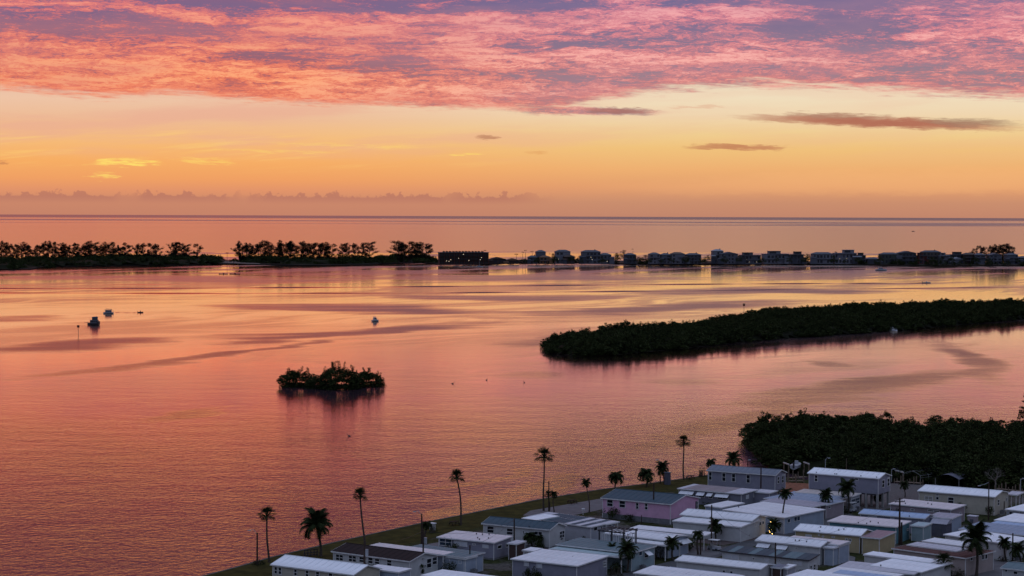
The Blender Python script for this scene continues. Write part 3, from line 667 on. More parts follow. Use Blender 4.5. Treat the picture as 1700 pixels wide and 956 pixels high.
house('seafoam home under a wide teal flat roof with a lighter lower patio roof', (922, 903.5), (1049, 918), C=(1076, 906), h=.15, ze=3.1, wall='seafoam', roof='teal', win=[(1060, 1066, 914, 922, 'r', 'blue')], awn=[(1069, 1077, 911, 916, 'r')],
      ext=[dict(A=(911, 911), B=(1033, 925), C=(1048, 918), ze=2.7, roof='seafoam', posts=True)])
house('white flat roofed home with lavender walls and white garage shutters at the bottom', (847, 927.6), (958.6, 939.6), C=(1016.5, 925), h=.2, ze=3.0, wall='lav', roof='white',
      win=[(870, 878, 932, 939.5, 'f', 'pale'), (890.5, 900, 934, 943, 'f', 'pale'), (1001, 1005, 931, 941, 'r'), (1006.5, 1010.5, 930, 940, 'r')],
      ext=[dict(A=(866.5, 913), B=(884, 915.5), C=(893, 910.5), ze=3.1, roof='white', wall='white')])
house('low white roof cut by the bottom edge, below the curved lamp post', (1051, 950.8), (1205, 968), C=(1232, 957), h=.25, ze=3.0, wall='white', roof='white',
      ext=[dict(A=(1092, 948), B=(1210, 960), C=(1226, 953), ze=3.1, roof='bluegrey')])
house('long white home with ridged white roof and plain front wall, left of brown doorway', (1120, 930), (1263, 945), P=(1282, 936.4), wd=5.5, ze=3.0, wall='white', roof='white', win=[(1199, 1204.5, 946, 951), (1211.5, 1217, 947.5, 952.5)],
      ext=[dict(A=(1279, 941), B=(1297, 943), C=(1303, 938), ze=2.9, roof='char', wall='brown'), dict(A=(1294, 942), B=(1308, 943.5), C=(1314, 937.5), ze=2.8, roof='white', wall='ltgrey')])
house('long white home with dark teal ribbed roof and pale shuttered windows', (1196, 914.5), (1343.6, 930), C=(1352, 923.5), h=.45, ze=3.0, alt=('teal', (1, 4, 7, 9, 10)), wall='white', roof='dstripe',
      win=[(1203, 1226.5, 920, 928, 'f', 'pale'), (1249, 1253.2, 925, 929.5), (1269, 1277, 926, 934, 'f', 'pale'), (1292, 1296, 929, 932), (1316, 1332, 931, 939, 'f', 'pale')])
house('white home with two front awnings, blue annexe and grey air conditioner', (1253, 897), (1361.8, 908.2), P=(1376, 898), wd=5.6, ze=3.1, wall='white', roof='white', awn=[(1259, 1279.6, 901, 908), (1290.6, 1308.7, 903, 911)],
      win=[(1319.5, 1325, 909, 911.5), (1366, 1369.5, 910.5, 916, 'r')], vents=[(1313, 891), (1318, 891.5), (1320.5, 898), (1327, 898.5), (1339, 900)],
      ext=[dict(A=(1366, 908), B=(1384, 910), C=(1416, 902), ze=3.0, roof='greyw', wall='blue'), dict(A=(1300, 895), B=(1398, 903), C=(1409, 897), ze=3.3, roof='pinkw', wall='blue')])
house('yellow walled home, its white roof continued by a patched pink brown roof', (1317, 880), (1429, 889.5), P=(1445, 878.5), wd=6.4, ze=3.1, wall='yellow', roof='bright',
      win=[(1337, 1348, 887, 892, 'f', 'pale'), (1358, 1361, 887.5, 889.5), (1364.6, 1368, 889, 892), (1381, 1386, 890.5, 893), (1403, 1408, 893.5, 897), (1409, 1414, 894, 899)], vents=[(1362.5, 877), (1358, 880.5), (1392.5, 880.5), (1401, 880.5)],
      ext=[dict(A=(1429, 891), B=(1457, 894.8), C=(1491.4, 884.5), ze=3.0, roof='pinkb', wall='yellow')])
house('teal walled home with pinkish white roof and pale blue side annexe', (1373, 865), (1489, 875), C=(1520, 867), h=.2, ze=3.1, wall='teal', roof='pinkw', win=[(1505, 1508, 877, 881, 'r')], vents=[(1423, 868.5), (1437.5, 869.5), (1445, 866.5), (1458, 868.5)],
      ext=[dict(A=(1511, 872), B=(1532, 874.5), C=(1544, 869), ze=2.8, roof='seafoam', wall='seafoam')])
house('lavender home with light blue metal roof and long bluish rear annexe', (1425, 852), (1535.6, 861), P=(1549, 853.5), wd=5.5, ze=3.0, wall='lav', roof='blue', win=[(1441, 1456, 856, 860, 'f', 'pale'), (1478, 1485, 859.5, 863, 'f', 'pale')],
      ext=[dict(A=(1540, 857.5), B=(1580, 861), C=(1604, 855), ze=2.9, roof='lilac', wall='blue')], vents=[(1507, 857)])
house('beige home with dusty white roof, below the wooden deck crate', (1475, 836), (1579.6, 846), C=(1600, 839), h=.2, ze=3.0, wall='mauve', roof='pinkw', win=[(1512, 1518, 844.5, 848), (1540, 1560, 846.5, 850)], vents=[(1503, 836), (1540.5, 836.5), (1546.5, 838)])
house('long cream home with white metal roof near the boat lifts', (1522.7, 814.6), (1652, 825), P=(1666, 814.6), C=(1675, 816.8), ze=3.7, wall='cream', roof='bright',
      win=[(1535, 1548.5, 823, 835, 'f', 'curt'), (1553.5, 1559, 820, 823), (1553.5, 1559, 824, 830), (1573.4, 1584, 825, 836), (1656, 1659, 829, 839, 'r'), (1670, 1672, 825, 832, 'r')], vents=[(1554.5, 807.5), (1577, 809), (1606, 811)],
      ext=[dict(A=(1668, 820), B=(1687, 822), C=(1694, 817), ze=3.2, roof='greyw', posts=True)])
house('white porch roof at the right edge beside the cream home', (1668, 845.2), (1720, 850.5), C=(1745, 832), h=.2, ze=3.0, wall='ltgrey', roof='bright', win=[(1675, 1682, 849, 855), (1692, 1699, 850, 857)])
house('white and blue stepped roof at the right edge, second below the cream home', (1650, 863), (1730, 871), C=(1750, 860), h=.2, ze=3.0, wall='blue', roof='bright', ext=[dict(A=(1642, 869), B=(1730, 877), C=(1738, 871), ze=2.8, roof='blue', wall='blue')])
house('wide grey blue carport roof at the right edge above the white palm side roof', (1591, 878), (1705, 889), C=(1730, 877), h=.12, ze=2.9, wall='ltgrey', roof='bluegrey', posts=True, cat='carport', name='carport')
house('white roofed home behind the big palm with a bicycle porch', (1566, 887), (1672, 903), C=(1692, 892.5), h=.2, ze=3.0, wall='white', roof='bright', win=[(1674, 1677, 900, 907, 'r')])
house('pale beige home with rust brown flat roof edged in white and grey', (1480, 910), (1604, 926.6), C=(1640.5, 913.8), h=.1, ze=3.1, wall='beige', roof='rust', win=[(1610.5, 1615, 921, 927, 'r'), (1629.5, 1633.5, 920, 929, 'r'), (1635, 1639, 919, 928, 'r')],
      ext=[dict(A=(1505, 904.2), B=(1594, 913.5), C=(1603, 908.5), ze=3.3, roof='greyw'), dict(A=(1530, 898), B=(1605, 906), C=(1615, 900), ze=3.4, roof='white')])
house('big white stepped roof at the bottom with a slatted corner awning', (1443, 938.5), (1530, 950), C=(1560, 934), h=.3, ze=3.0, wall='white', roof='bright', vents=[(1460, 939)],
      ext=[dict(A=(1433, 920), B=(1553, 932), C=(1562, 927), ze=3.3, roof='bright', wall='white')])
house('grey white flat roof at the bottom edge, left of the slatted awning', (1388, 941.5), (1517, 953.5), C=(1540, 944), h=.1, ze=2.9, wall='ltgrey', roof='greyw')
house('lowest white roof at the bottom edge with a blue strip on top', (1359.4, 950.8), (1470, 964), C=(1490, 953), h=.1, ze=3.0, wall='white', roof='white', ext=[dict(A=(1382, 951), B=(1470, 960), C=(1480, 955), ze=3.15, roof='blue')])
house('bright white roof tip at the bottom edge beside the ribbed roof home', (1304, 956), (1400, 968), C=(1425, 956), h=.1, ze=3.0, roof='bright')
house('teal grey roofed white cottage in the bottom right corner', (1660.5, 942.5), (1740, 951), P=(1757, 941), wd=7, ze=3.0, wall='white', roof='teal', win=[(1668, 1673, 945, 950), (1682, 1690, 948, 954)])
house('white roof cut by the bottom edge, below the garden lawn', (698, 955), (800, 968), C=(830, 958), h=.1, ze=3.0, roof='bright')

# ------------------------------------------------------------------ foliage
LEAF_DK = leafm('mangrove_leaves', (.009, .014, .005, 1), (.044, .055, .019, 1))
LEAF_MID = leafm('shrub_leaves', (.016, .022, .008, 1), (.045, .055, .02, 1))
LEAF_PALM = leafm('palm_leaves', (.012, .018, .008, 1), (.035, .045, .018, 1))
LEAF_CAS = leafm('needle_foliage', (.010, .009, .007, 1), (.026, .022, .016, 1))
def clump(rng, n, r, leaf, flat=.8):
    """a cloud of small leaf faces; returns arrays"""
    V = []; Fc = []
    for k in range(n):
        d = Vector((rng.gauss(0, 1), rng.gauss(0, 1), rng.gauss(0, 1))).normalized() * r * rng.uniform(.35, 1) ** .5
        d.z *= flat
        a = Vector((rng.gauss(0, 1), rng.gauss(0, 1), rng.gauss(0, .6))).normalized(); b = a.cross(Vector((rng.gauss(0, 1), rng.gauss(0, 1), rng.gauss(0, 1)))).normalized()
        l = leaf * rng.uniform(.6, 1.3); i = len(V)
        V += [d - a * l, d + b * l * .5, d + a * l, d - b * l * .5]; Fc.append((i, i + 1, i + 2, i + 3))
    return np.array([tuple(v) for v in V]), np.array(Fc)
_rg = random.Random(5)
CL_BIG = [clump(_rg, 34, 1, .34) for _ in range(5)]
CL_FINE = [clump(_rg, 46, 1, .22) for _ in range(5)]
def scatter(name, variants, pts, m, parent=None, loc=(0, 0, 0), core=0.0):
    """pts: (x, y, z, sx, sz); one mesh of many leaf clumps"""
    Vs = []; Fs = []; off = 0; rr = np.random.RandomState(len(pts))
    for (x, y, z, s, sz) in pts:
        V, Fc = variants[rr.randint(len(variants))]; a = rr.uniform(0, 6.28); c, sn = math.cos(a), math.sin(a)
        P = np.empty_like(V); P[:, 0] = (V[:, 0] * c - V[:, 1] * sn) * s + x; P[:, 1] = (V[:, 0] * sn + V[:, 1] * c) * s + y; P[:, 2] = V[:, 2] * sz + z
        Vs.append(P); Fs.append(Fc + off); off += len(V)
    V = np.concatenate(Vs); Fc = np.concatenate(Fs)
    me = bpy.data.meshes.new(name); me.vertices.add(len(V)); me.vertices.foreach_set('co', V.astype(np.float32).ravel())
    me.loops.add(Fc.size); me.loops.foreach_set('vertex_index', Fc.astype(np.int32).ravel())
    me.polygons.add(len(Fc)); me.polygons.foreach_set('loop_start', np.arange(0, Fc.size, 4, dtype=np.int32))
    me.update(calc_edges=True); me.materials.append(m)
    return link(name, me, parent, loc)
def inside(p, poly):
    c = False; j = len(poly) - 1
    for i in range(len(poly)):
        a, b = poly[i], poly[j]
        if (a[1] > p[1]) != (b[1] > p[1]) and p[0] < (b[0] - a[0]) * (p[1] - a[1]) / (b[1] - a[1]) + a[0]: c = not c
        j = i
    return c
def edge_dist(p, poly):
    best = 1e9
    for i in range(len(poly)):
        a = Vector(poly[i][:2]); b = Vector(poly[(i + 1) % len(poly)][:2]); q = Vector(p[:2]); t = max(0, min(1, (q - a).dot(b - a) / max((b - a).length_squared, 1e-6)))
        best = min(best, (a + (b - a) * t - q).length)
    return best
def lump(x, y, sc):
    return (math.sin(x / sc * 1.7 + 1.3 * math.sin(y / sc * .9)) * math.sin(y / sc * 1.1 + .8 * math.sin(x / sc * .7)) + .6 * math.sin(x / sc * 4.3 + y / sc * 2.1) * math.sin(y / sc * 3.3 - x / sc))
def grove(name, label, poly, hmax, size, dens, seed, m=LEAF_DK, ramp_in=6., lsc=9.):
    """a mass of mangrove: a domed canopy of crowns of many sizes over a dark under-storey"""
    rng = random.Random(seed); xs = [p[0] for p in poly]; ys = [p[1] for p in poly]; pts = []
    area = (max(xs) - min(xs)) * (max(ys) - min(ys)); N = int(area * dens)
    # tree crowns
    crowns = []
    for _ in range(N):
        p = (rng.uniform(min(xs), max(xs)), rng.uniform(min(ys), max(ys)))
        if not inside(p, poly): continue
        d = edge_dist(p, poly); e = min(1, (d / ramp_in) ** .6)
        H = hmax * (.35 + .65 * e) * (.84 + .16 * lump(p[0], p[1], lsc)) * rng.uniform(.68, 1.16)
        crowns.append((p[0], p[1], H, size * rng.uniform(.55, 1.5)))
    for (x, y, H, s) in crowns:
        n = 11
        for k in range(n):
            a = rng.uniform(0, 6.283); t = rng.uniform(0, 1); rr = s * math.sin(t * 1.9) * rng.uniform(.75, 1.05)
            z = H - s * .95 * (1 - math.cos(t * 1.9)) * .9; q = s * rng.uniform(.26, .44)
            pts.append((x + math.cos(a) * rr, y + math.sin(a) * rr, max(z - q * .3, .3), q, q * .75))
        if rng.random() < .5: pts.append((x + rng.uniform(-.4, .4) * s, y, H + s * .12, s * .2, s * .3))
        pts.append((x, y, H * .45, s * .8, H * .4))
    o = scatter(name, CL_BIG, pts, m)
    tag(o, label, None, kind='stuff')
    return o, crowns
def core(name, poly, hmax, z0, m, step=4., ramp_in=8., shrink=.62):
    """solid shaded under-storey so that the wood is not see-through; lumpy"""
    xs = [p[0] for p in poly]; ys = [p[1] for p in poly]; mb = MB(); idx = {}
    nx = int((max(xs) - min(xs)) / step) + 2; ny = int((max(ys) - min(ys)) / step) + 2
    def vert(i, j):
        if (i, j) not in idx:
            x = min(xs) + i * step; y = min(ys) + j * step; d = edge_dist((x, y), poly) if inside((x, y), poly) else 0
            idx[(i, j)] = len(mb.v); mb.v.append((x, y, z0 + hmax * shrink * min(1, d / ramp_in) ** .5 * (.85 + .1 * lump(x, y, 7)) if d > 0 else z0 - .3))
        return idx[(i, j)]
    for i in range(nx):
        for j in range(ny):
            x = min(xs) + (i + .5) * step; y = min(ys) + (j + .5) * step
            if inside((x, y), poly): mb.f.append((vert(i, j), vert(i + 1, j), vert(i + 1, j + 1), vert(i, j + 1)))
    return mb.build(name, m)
SOILM = paint('mud_soil', (.02, .017, .012, 1), .95, .2)
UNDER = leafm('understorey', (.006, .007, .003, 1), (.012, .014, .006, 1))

# long mangrove island: near edge then far edge
mi_n = [G(x, y) for x, y in ((903, 578), (915, 584), (960, 589), (1010, 588), (1060, 583), (1130, 577), (1210, 568), (1290, 561), (1400, 554), (1500, 546), (1600, 537), (1700, 529), (1790, 524))]
mi_f = [G(x, y) for x, y in ((1790, 509), (1700, 511), (1600, 513), (1480, 515), (1400, 519), (1330, 523), (1265, 527), (1230, 534), (1180, 543), (1100, 551), (1040, 556), (990, 561), (940, 566), (910, 571))]
mid_poly = [(p.x, p.y) for p in mi_n + mi_f]
slab('mangrove_island', [Vector((p[0], p[1], 0)) for p in mid_poly], -2, -.5, SOILM)
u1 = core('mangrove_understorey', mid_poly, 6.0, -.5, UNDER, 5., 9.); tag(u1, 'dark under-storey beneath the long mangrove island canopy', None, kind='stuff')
grove('mangrove_canopy', 'dark canopy of mangroves covering the long island', mid_poly, 6.6, 2.8, .085, 3, lsc=16., ramp_in=9.)
# near mangrove wood beyond the boat channel
nm_n = [G(x, y) for x, y in ((1238, 722), (1240, 733), (1248, 748), (1262, 764), (1285, 778), (1330, 786), (1400, 791), (1500, 797), (1620, 806), (1720, 814), (1800, 822))]
nm_f = [G(x, y) for x, y in ((1800, 733), (1720, 728), (1640, 725), (1560, 722), (1480, 717), (1400, 715), (1340, 713), (1295, 713), (1262, 716), (1245, 718))]
near_poly = [(p.x, p.y) for p in nm_n + nm_f]
slab('mangrove_shore', [Vector((p[0], p[1], 0)) for p in near_poly], -2, -.5, SOILM)
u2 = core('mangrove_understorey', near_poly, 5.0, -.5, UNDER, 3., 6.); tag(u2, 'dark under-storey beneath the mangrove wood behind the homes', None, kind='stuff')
grove('mangrove_canopy', 'dense dark green mangrove wood behind the mobile homes', near_poly, 5.6, 2.1, .16, 4, ramp_in=5., lsc=8.)

# three bushes of the little island
def bush(label, cx, base, wpx, hpx, seed, sprigs, cat='mangrove tree', name='mangrove_tree', group=None, m=LEAF_DK, dens=1.0, fine=CL_BIG, z0=-.6):
    rng = random.Random(seed); b = G(cx, base, z0); k = mpp(b); W = wpx * k / 2; H = hpx * k
    r = thing(name, label, cat, (b.x, b.y, z0), 0, group); pts = []
    for _ in range(int(150 * dens)):
        a = rng.uniform(0, 6.283); t = rng.uniform(0, 1); rr = math.sqrt(t); x = math.cos(a) * rr * W; y = math.sin(a) * rr * W * .9
        top = H * math.sqrt(max(0, 1 - rr * rr * .88)) * rng.uniform(.86, 1.05); z = top * rng.choice((1, 1, .9, .7, .45, .2, .08)); s = W * rng.uniform(.1, .2)
        pts.append((x, y, max(z - s * .4, s * .3), s, s * .7))
    for _ in range(sprigs):
        a = rng.uniform(-1, 1) * W * .75; h0 = H * math.sqrt(max(0, 1 - (a / W) ** 2)); 
        for q in range(4): pts.append((a + rng.uniform(-.3, .3) * q * .4, rng.uniform(-.5, .5), h0 + q * H * .07, W * .05, W * .07))
    scatter('crown', fine, pts, m, r)
    t = MB()
    for _ in range(12):
        a = rng.uniform(0, 6.283); q = Vector((math.cos(a) * W * rng.uniform(.3, .85), math.sin(a) * W * .6, 0))
        t.tube([q, q * .7 + Vector((0, 0, H * .3)), q * .9 + Vector((0, 0, H * .62))], [.09, .07, .04], 4)
    t.build('trunk', BARK, r)
    return r
bush('left dome of the small mangrove islet with open undergrowth', 495, 641, 66, 27, 21, 5, dens=1.5)
bush('tall middle mangrove of the small islet with ragged top sprigs', 563, 645, 72, 37, 22, 12, dens=1.8)
bush('middle left low mangrove joining the two domes of the islet', 532, 644, 50, 22, 23, 4)
bush('right dome of the small mangrove islet, apart by a dip', 608, 641, 62, 25, 24, 8, dens=1.5)
slab('islet', [G(x, y) for x, y in ((492, 638), (540, 643), (595, 641), (618, 637), (590, 635), (510, 635))], -2, -.57, SOILM)
# broad dark tree at the right edge above the mangroves
bush('dark round tree cut by the right edge of the photograph above the mangrove wood', 1716, 735, 52, 98, 31, 6, name='broadleaf_tree', cat='tree', dens=2.2)

# ------------------------------------------------------------------ palms
def pinnate_frond(L, droop, nleaf=18, w=.55, lift=.5):
    b = MB(); pts = []; n = 8
    for k in range(n + 1):
        t = k / n; a = lift - droop * t * t
        pts.append(None if k else Vector((0, 0, 0)))
        if k: pts[k] = pts[k - 1] + Vector((math.cos(a), 0, math.sin(a))) * (L / n)
    for k in range(n): b.bar(pts[k], pts[k + 1], .035 * (1 - k / n) + .012, .035 * (1 - (k + 1) / n) + .01, 3)
    for j in range(nleaf):
        t = .12 + .88 * j / nleaf; f = t * n; k = min(int(f), n - 1); p = pts[k].lerp(pts[k + 1], f - k); d = (pts[k + 1] - pts[k]).normalized()
        ll = w * L * .5 * math.sin(math.pi * min(1, t * .85 + .12)) + .15
        for sgn in (-1, 1):
            q = p + Vector((d.x * .45, sgn * .9, d.z * .45 - .45)).normalized() * ll
            e = d * (L / nleaf * .62); b.tri(p - e, p + e, q)
    return b
def fan_frond(L, droop, nseg=9, blade=.5):
    b = MB(); s = L * (1 - blade); tip = Vector((math.cos(.3) * s, 0, math.sin(.3) * s)); b.bar((0, 0, 0), tip, .03, .025, 3)
    for k in range(nseg):
        a0 = (k / nseg - .5) * 3.0; a1 = ((k + .7) / nseg - .5) * 3.0; R = L * blade * (1 - .15 * abs(k / nseg - .5))
        def pt(a, r, d): return tip + Vector((math.cos(a) * r, math.sin(a) * r, -d))
        b.tri(tip, pt(a0, R * .62, R * .1 * droop), pt(a1, R * .62, R * .1 * droop)); b.tri(pt(a0, R * .62, R * .1 * droop), pt((a0 + a1) / 2, R, R * .5 * droop), pt(a1, R * .62, R * .1 * droop))
    return b
_frond = {}
def frond_mesh(kind, i):
    k = (kind, i)
    if k not in _frond:
        if kind == 'fan': mb = fan_frond(1., (.2, .6, 1.1)[i])
        elif kind == 'coco': mb = pinnate_frond(1., (1.3, 1.9, 2.4)[i], 20, .42, (.75, .6, .4)[i])
        elif kind == 'thick': mb = pinnate_frond(1., (1.1, 1.6, 2.0)[i], 24, .5, (.7, .5, .3)[i])
        else: mb = pinnate_frond(1., (2.2, 2.8, 3.2)[i], 16, .5, (1.0, .8, .6)[i])
        _frond[k] = mb.mesh('frond', LEAF_PALM)
    return _frond[k]
def palm(label, cx, cy, bx, by, rpx, kind='fan', nf=26, lean=0., group='palms on the lawn and between the homes', tr=.17, skirt=True, m=None, seed=None, zb=0.):
    rng = random.Random(seed or int(cx * 7 + cy)); b = G(bx, by, zb); k = mpp(b); z = zat(b, cy); dx = (cx - bx) * k; R = rpx * k * 1.06
    r = thing('palm_tree', label, 'palm tree', (b.x, b.y, zb), rng.uniform(0, 6.28) * 0, group)
    n = 8; pts = []; rs = []
    for i in range(n + 1):
        t = i / n; pts.append(Vector((dx * (t ** 1.6) + .12 * math.sin(t * 5 + cx), .1 * math.sin(t * 4 + cx), (z - zb) * t))); rs.append(tr * (1.25 - .45 * t) if i else tr * 1.5)
    MB().tube(pts, rs, 8).build('trunk', BARK, r)
    top = pts[-1]
    if kind in ('fan',):
        s = MB()
        for i in range(18):
            a = rng.uniform(0, 6.28); d = Vector((math.cos(a), math.sin(a), 0)); s.tri(top + d * .12, top + d * .12 + Vector((0, 0, -.1)) + Vector((-d.y, d.x, 0)) * .12, top + d * R * .16 + Vector((0, 0, -R * rng.uniform(.2, .42))))
        s.build('dead_frond_skirt', paint('dry_fronds', (.05, .038, .025, 1), .9), r)
    else:
        MB().bar(top - Vector((0, 0, .7)), top + Vector((0, 0, .25)), tr * 1.0, tr * .7, 8).build('crownshaft', LEAF_PALM, r)
    for i in range(nf):
        t = (i + .5) / nf; a = i * 2.399 + rng.uniform(-.2, .2)
        if kind == 'fan': pit = math.radians(82 - 112 * t + rng.uniform(-9, 9)); me = frond_mesh('fan', 0 if t < .4 else 1 if t < .75 else 2)
        else: pit = math.radians({'coco': 45, 'thick': 50, 'arch': 35}[kind] - {'coco': 75, 'thick': 70, 'arch': 55}[kind] * t + rng.uniform(-7, 7)); me = frond_mesh(kind, 0 if t < .35 else 1 if t < .7 else 2)
        o = link('frond', me, r, top, (0, -pit + (0 if kind == 'fan' else 0), 0)); o.rotation_euler = (rng.uniform(-.3, .3), -pit, a); s = R * rng.uniform(.8, 1.18) * (1.18 if kind == 'fan' else 1.22); o.scale = (s, s, s)
    return r
PALMS = [
 ('tall fan palm on the lawn, leftmost, beside the street lamp', 442, 857, 446, 934, 15, 'fan'),
 ('thick crowned royal palm leaning over the lawn above the first white roof', 528, 874, 532, 924, 27, 'thick'),
 ('very tall thin fan palm rising behind the brown shingled home', 598, 825, 606, 930, 13.5, 'fan'),
 ('tall fan palm by the bright water patch, next to a picnic table', 759, 794, 766, 872, 13.5, 'fan'),
 ('tallest fan palm at the middle of the lawn, beside a bare pole', 902, 760, 903, 848, 15.5, 'fan'),
 ('tiny palm close beside the bare pole, left one of the pair', 911, 822, 912, 850, 7, 'fan'),
 ('tiny palm right of the tallest lawn palm, right one of the pair', 919, 821, 919, 851, 7, 'coco'),
 ('small ragged palm standing on the path left of the pink home', 974, 803, 978, 851, 8.5, 'coco'),
 ('drooping queen palm behind the left end of the pink home', 1021, 795, 1022, 817, 15, 'arch'),
 ('drooping queen palm behind the middle of the pink home', 1073, 790, 1074, 808, 16, 'arch'),
 ('feathery palm beside the shore lamp behind the pink home', 1100, 778, 1102, 803, 13, 'coco'),
 ('tall fan palm at the shore left of the grey windowed home', 1134, 736, 1135, 797, 12, 'fan'),
 ('dark palm behind the left end of the grey home at the shore', 1181, 769, 1183, 788, 10, 'arch'),
 ('bushy palm behind the roof of the grey home at the shore', 1217, 764, 1218, 786, 14, 'coco'),
 ('twisted arching palm before the gable of the pink home', 1122, 838, 1119, 862, 14, 'arch'),
 ('palm in front of the white porch home, beside its utility pole', 1188, 874, 1187, 899, 14, 'coco'),
 ('small yellow green palm poking above the broad white roof', 1233, 846, 1234, 858, 10, 'arch'),
 ('tall thin palm before the blue carport end of the broad white home', 1303, 821, 1299, 880, 12, 'coco'),
 ('thin palm left of the bushy palm, before the tan flat roof', 1371, 824, 1371, 857, 13, 'coco'),
 ('bushy coconut palm in front of the stilt home', 1407, 812, 1409, 851, 17, 'coco'),
 ('dark palm before the front wall of the white blue roofed home', 880, 893, 882, 910, 13, 'arch'),
 ('bent thin palm right beside the dark palm of the white blue roofed home', 894, 894, 895, 912, 8, 'arch'),
 ('round topped palm peeking over the white flat roof', 945, 908, 946, 918, 10, 'coco'),
 ('small palm between the seafoam home and the garage shutter home', 1015, 911, 1019, 938, 10, 'coco'),
 ('wide coconut palm in front of the seafoam home', 1042, 915, 1042, 951, 18, 'coco'),
 ('dark palm beside the blue gable carport', 1115, 903, 1117, 931, 14, 'coco'),
 ('withered drooping palm at the driveway beside the curved lamp', 1158, 889, 1158, 921, 11, 'arch'),
 ('feathery palm before the gable end of the brown shingled home', 693, 939, 697, 957, 15, 'coco'),
 ('small dark palm behind the lawn edge beside the double pole', 707, 873, 706, 895, 10, 'arch'),
 ('large royal palm in front of the beige rust roofed home', 1620, 896, 1622, 956, 27, 'thick'),
 ('dense fan palm before the slatted corner awning', 1566, 936, 1573, 968, 17, 'fan'),
 ('palm in front of the white bicycle porch', 1667, 902, 1669, 932, 12, 'coco'),
 ('palm at the right edge above the teal cottage', 1690, 914, 1694, 938, 15, 'coco'),
 ('low palm on the gravel beside the stilt piers', 1458, 827, 1458, 838, 9, 'arch'),
 ('thin pale crowned palm beside the boat lift, before the mangroves', 1502, 806, 1502, 826, 9, 'coco'),
 ('leafy palm low in front of the blue carport end, near the lights', 1284, 873, 1286, 892, 14, 'coco'),
 ('slender banana like palm tip at the left bottom edge', 108, 953, 108, 975, 9, 'arch'),
 ('palm tip at the bottom edge left of the seawall', 285, 958, 285, 975, 7, 'arch')]
for a in PALMS[:-2]: palm(*a, nf=30 if a[6] == 'fan' else 24, tr=.2 if a[6] == 'thick' else (.15 if a[5] > 9 else .1))
# shrubs and garden trees
SHR = [('dark rounded shrub on the garden lawn beside the grey home', 745, 925, 26, 30, 41), ('second dark shrub left of the white garage shutter home', 868, 952, 40, 32, 42), ('spiky dark shrub before the white garage shutter', 948, 957, 30, 28, 43),
 ('low shrub between the carport posts and the curved lamp', 1093, 928, 24, 24, 44), ('olive shrub right of the blue annexe of the awning home', 1428, 914, 26, 26, 45), ('shrub against the long grey mottled roof home', 1221, 833, 12, 14, 46),
 ('dark low hedge before the tan roofed window bay', 1396, 852, 26, 16, 47), ('olive bush between carport end and lavender palm', 1352, 872, 28, 22, 48), ('low bush on the lawn at the foot of the left street lamp', 430, 937, 24, 8, 49),
 ('dark bush at the shore left of the grey windowed home', 1166, 791, 16, 18, 50), ('round shrub behind the double pole at the lawn edge', 716, 884, 20, 18, 51), ('faint olive tree before the near mangroves', 1536, 797, 18, 38, 52),
 ('dark shrubbery before the white walled striped roof home', 1056, 880, 30, 12, 53), ('shrub under the gable of the seafoam home', 1022, 955, 28, 22, 54), ('shrub right of the curved awning, bottom right', 1592, 958, 24, 14, 55),
 ('overgrown bushes behind the wooden deck crate', 1622, 850, 30, 22, 56), ('dark shrub beside the lavender palm driveway', 832, 922, 22, 10, 57), ('dark bush at the right edge beside the cottage palm', 1665, 932, 18, 10, 58)]
for (lab, cx, by, w, h, sd) in SHR: bush(lab, cx, by, w, h, sd, 3, 'shrub', 'shrub', 'shrubs and bushes between the homes', LEAF_MID, .45, CL_FINE, 0.)
# bare grey tree by the canopy
def bare_tree(label, cx, by, w, h, seed):
    rng = random.Random(seed); b = G(cx, by); k = mpp(b); H = h * k; r = thing('bare_tree', label, 'tree', (b.x, b.y, 0)); t = MB(); tw = MB()
    t.tube([(0, 0, 0), (.1, 0, H * .3), (0, .1, H * .5)], [.2, .16, .12], 6)
    def br(p, d, l, rad, n):
        q = p + d * l; (t if n > 2 else tw).bar(p, q, rad, rad * .6, 3)
        if n:
            for _ in range(3): br(q, (d + Vector((rng.gauss(0, .55), rng.gauss(0, .55), rng.gauss(0, .3)))).normalized(), l * .7, rad * .55, n - 1)
    for i in range(5): br(Vector((0, 0, H * .4)), Vector((rng.gauss(0, .8), rng.gauss(0, .8), .7)).normalized(), H * .24, .08, 4)
    t.build('trunk', paint('bare_bark', (.2, .17, .15, 1), .9), r); tw.build('twigs', paint('bare_twigs', (.16, .14, .12, 1), .9), r); return r
bare_tree('bare grey twiggy tree beside the rounded boat canopy', 1652, 814, 50, 38, 5)

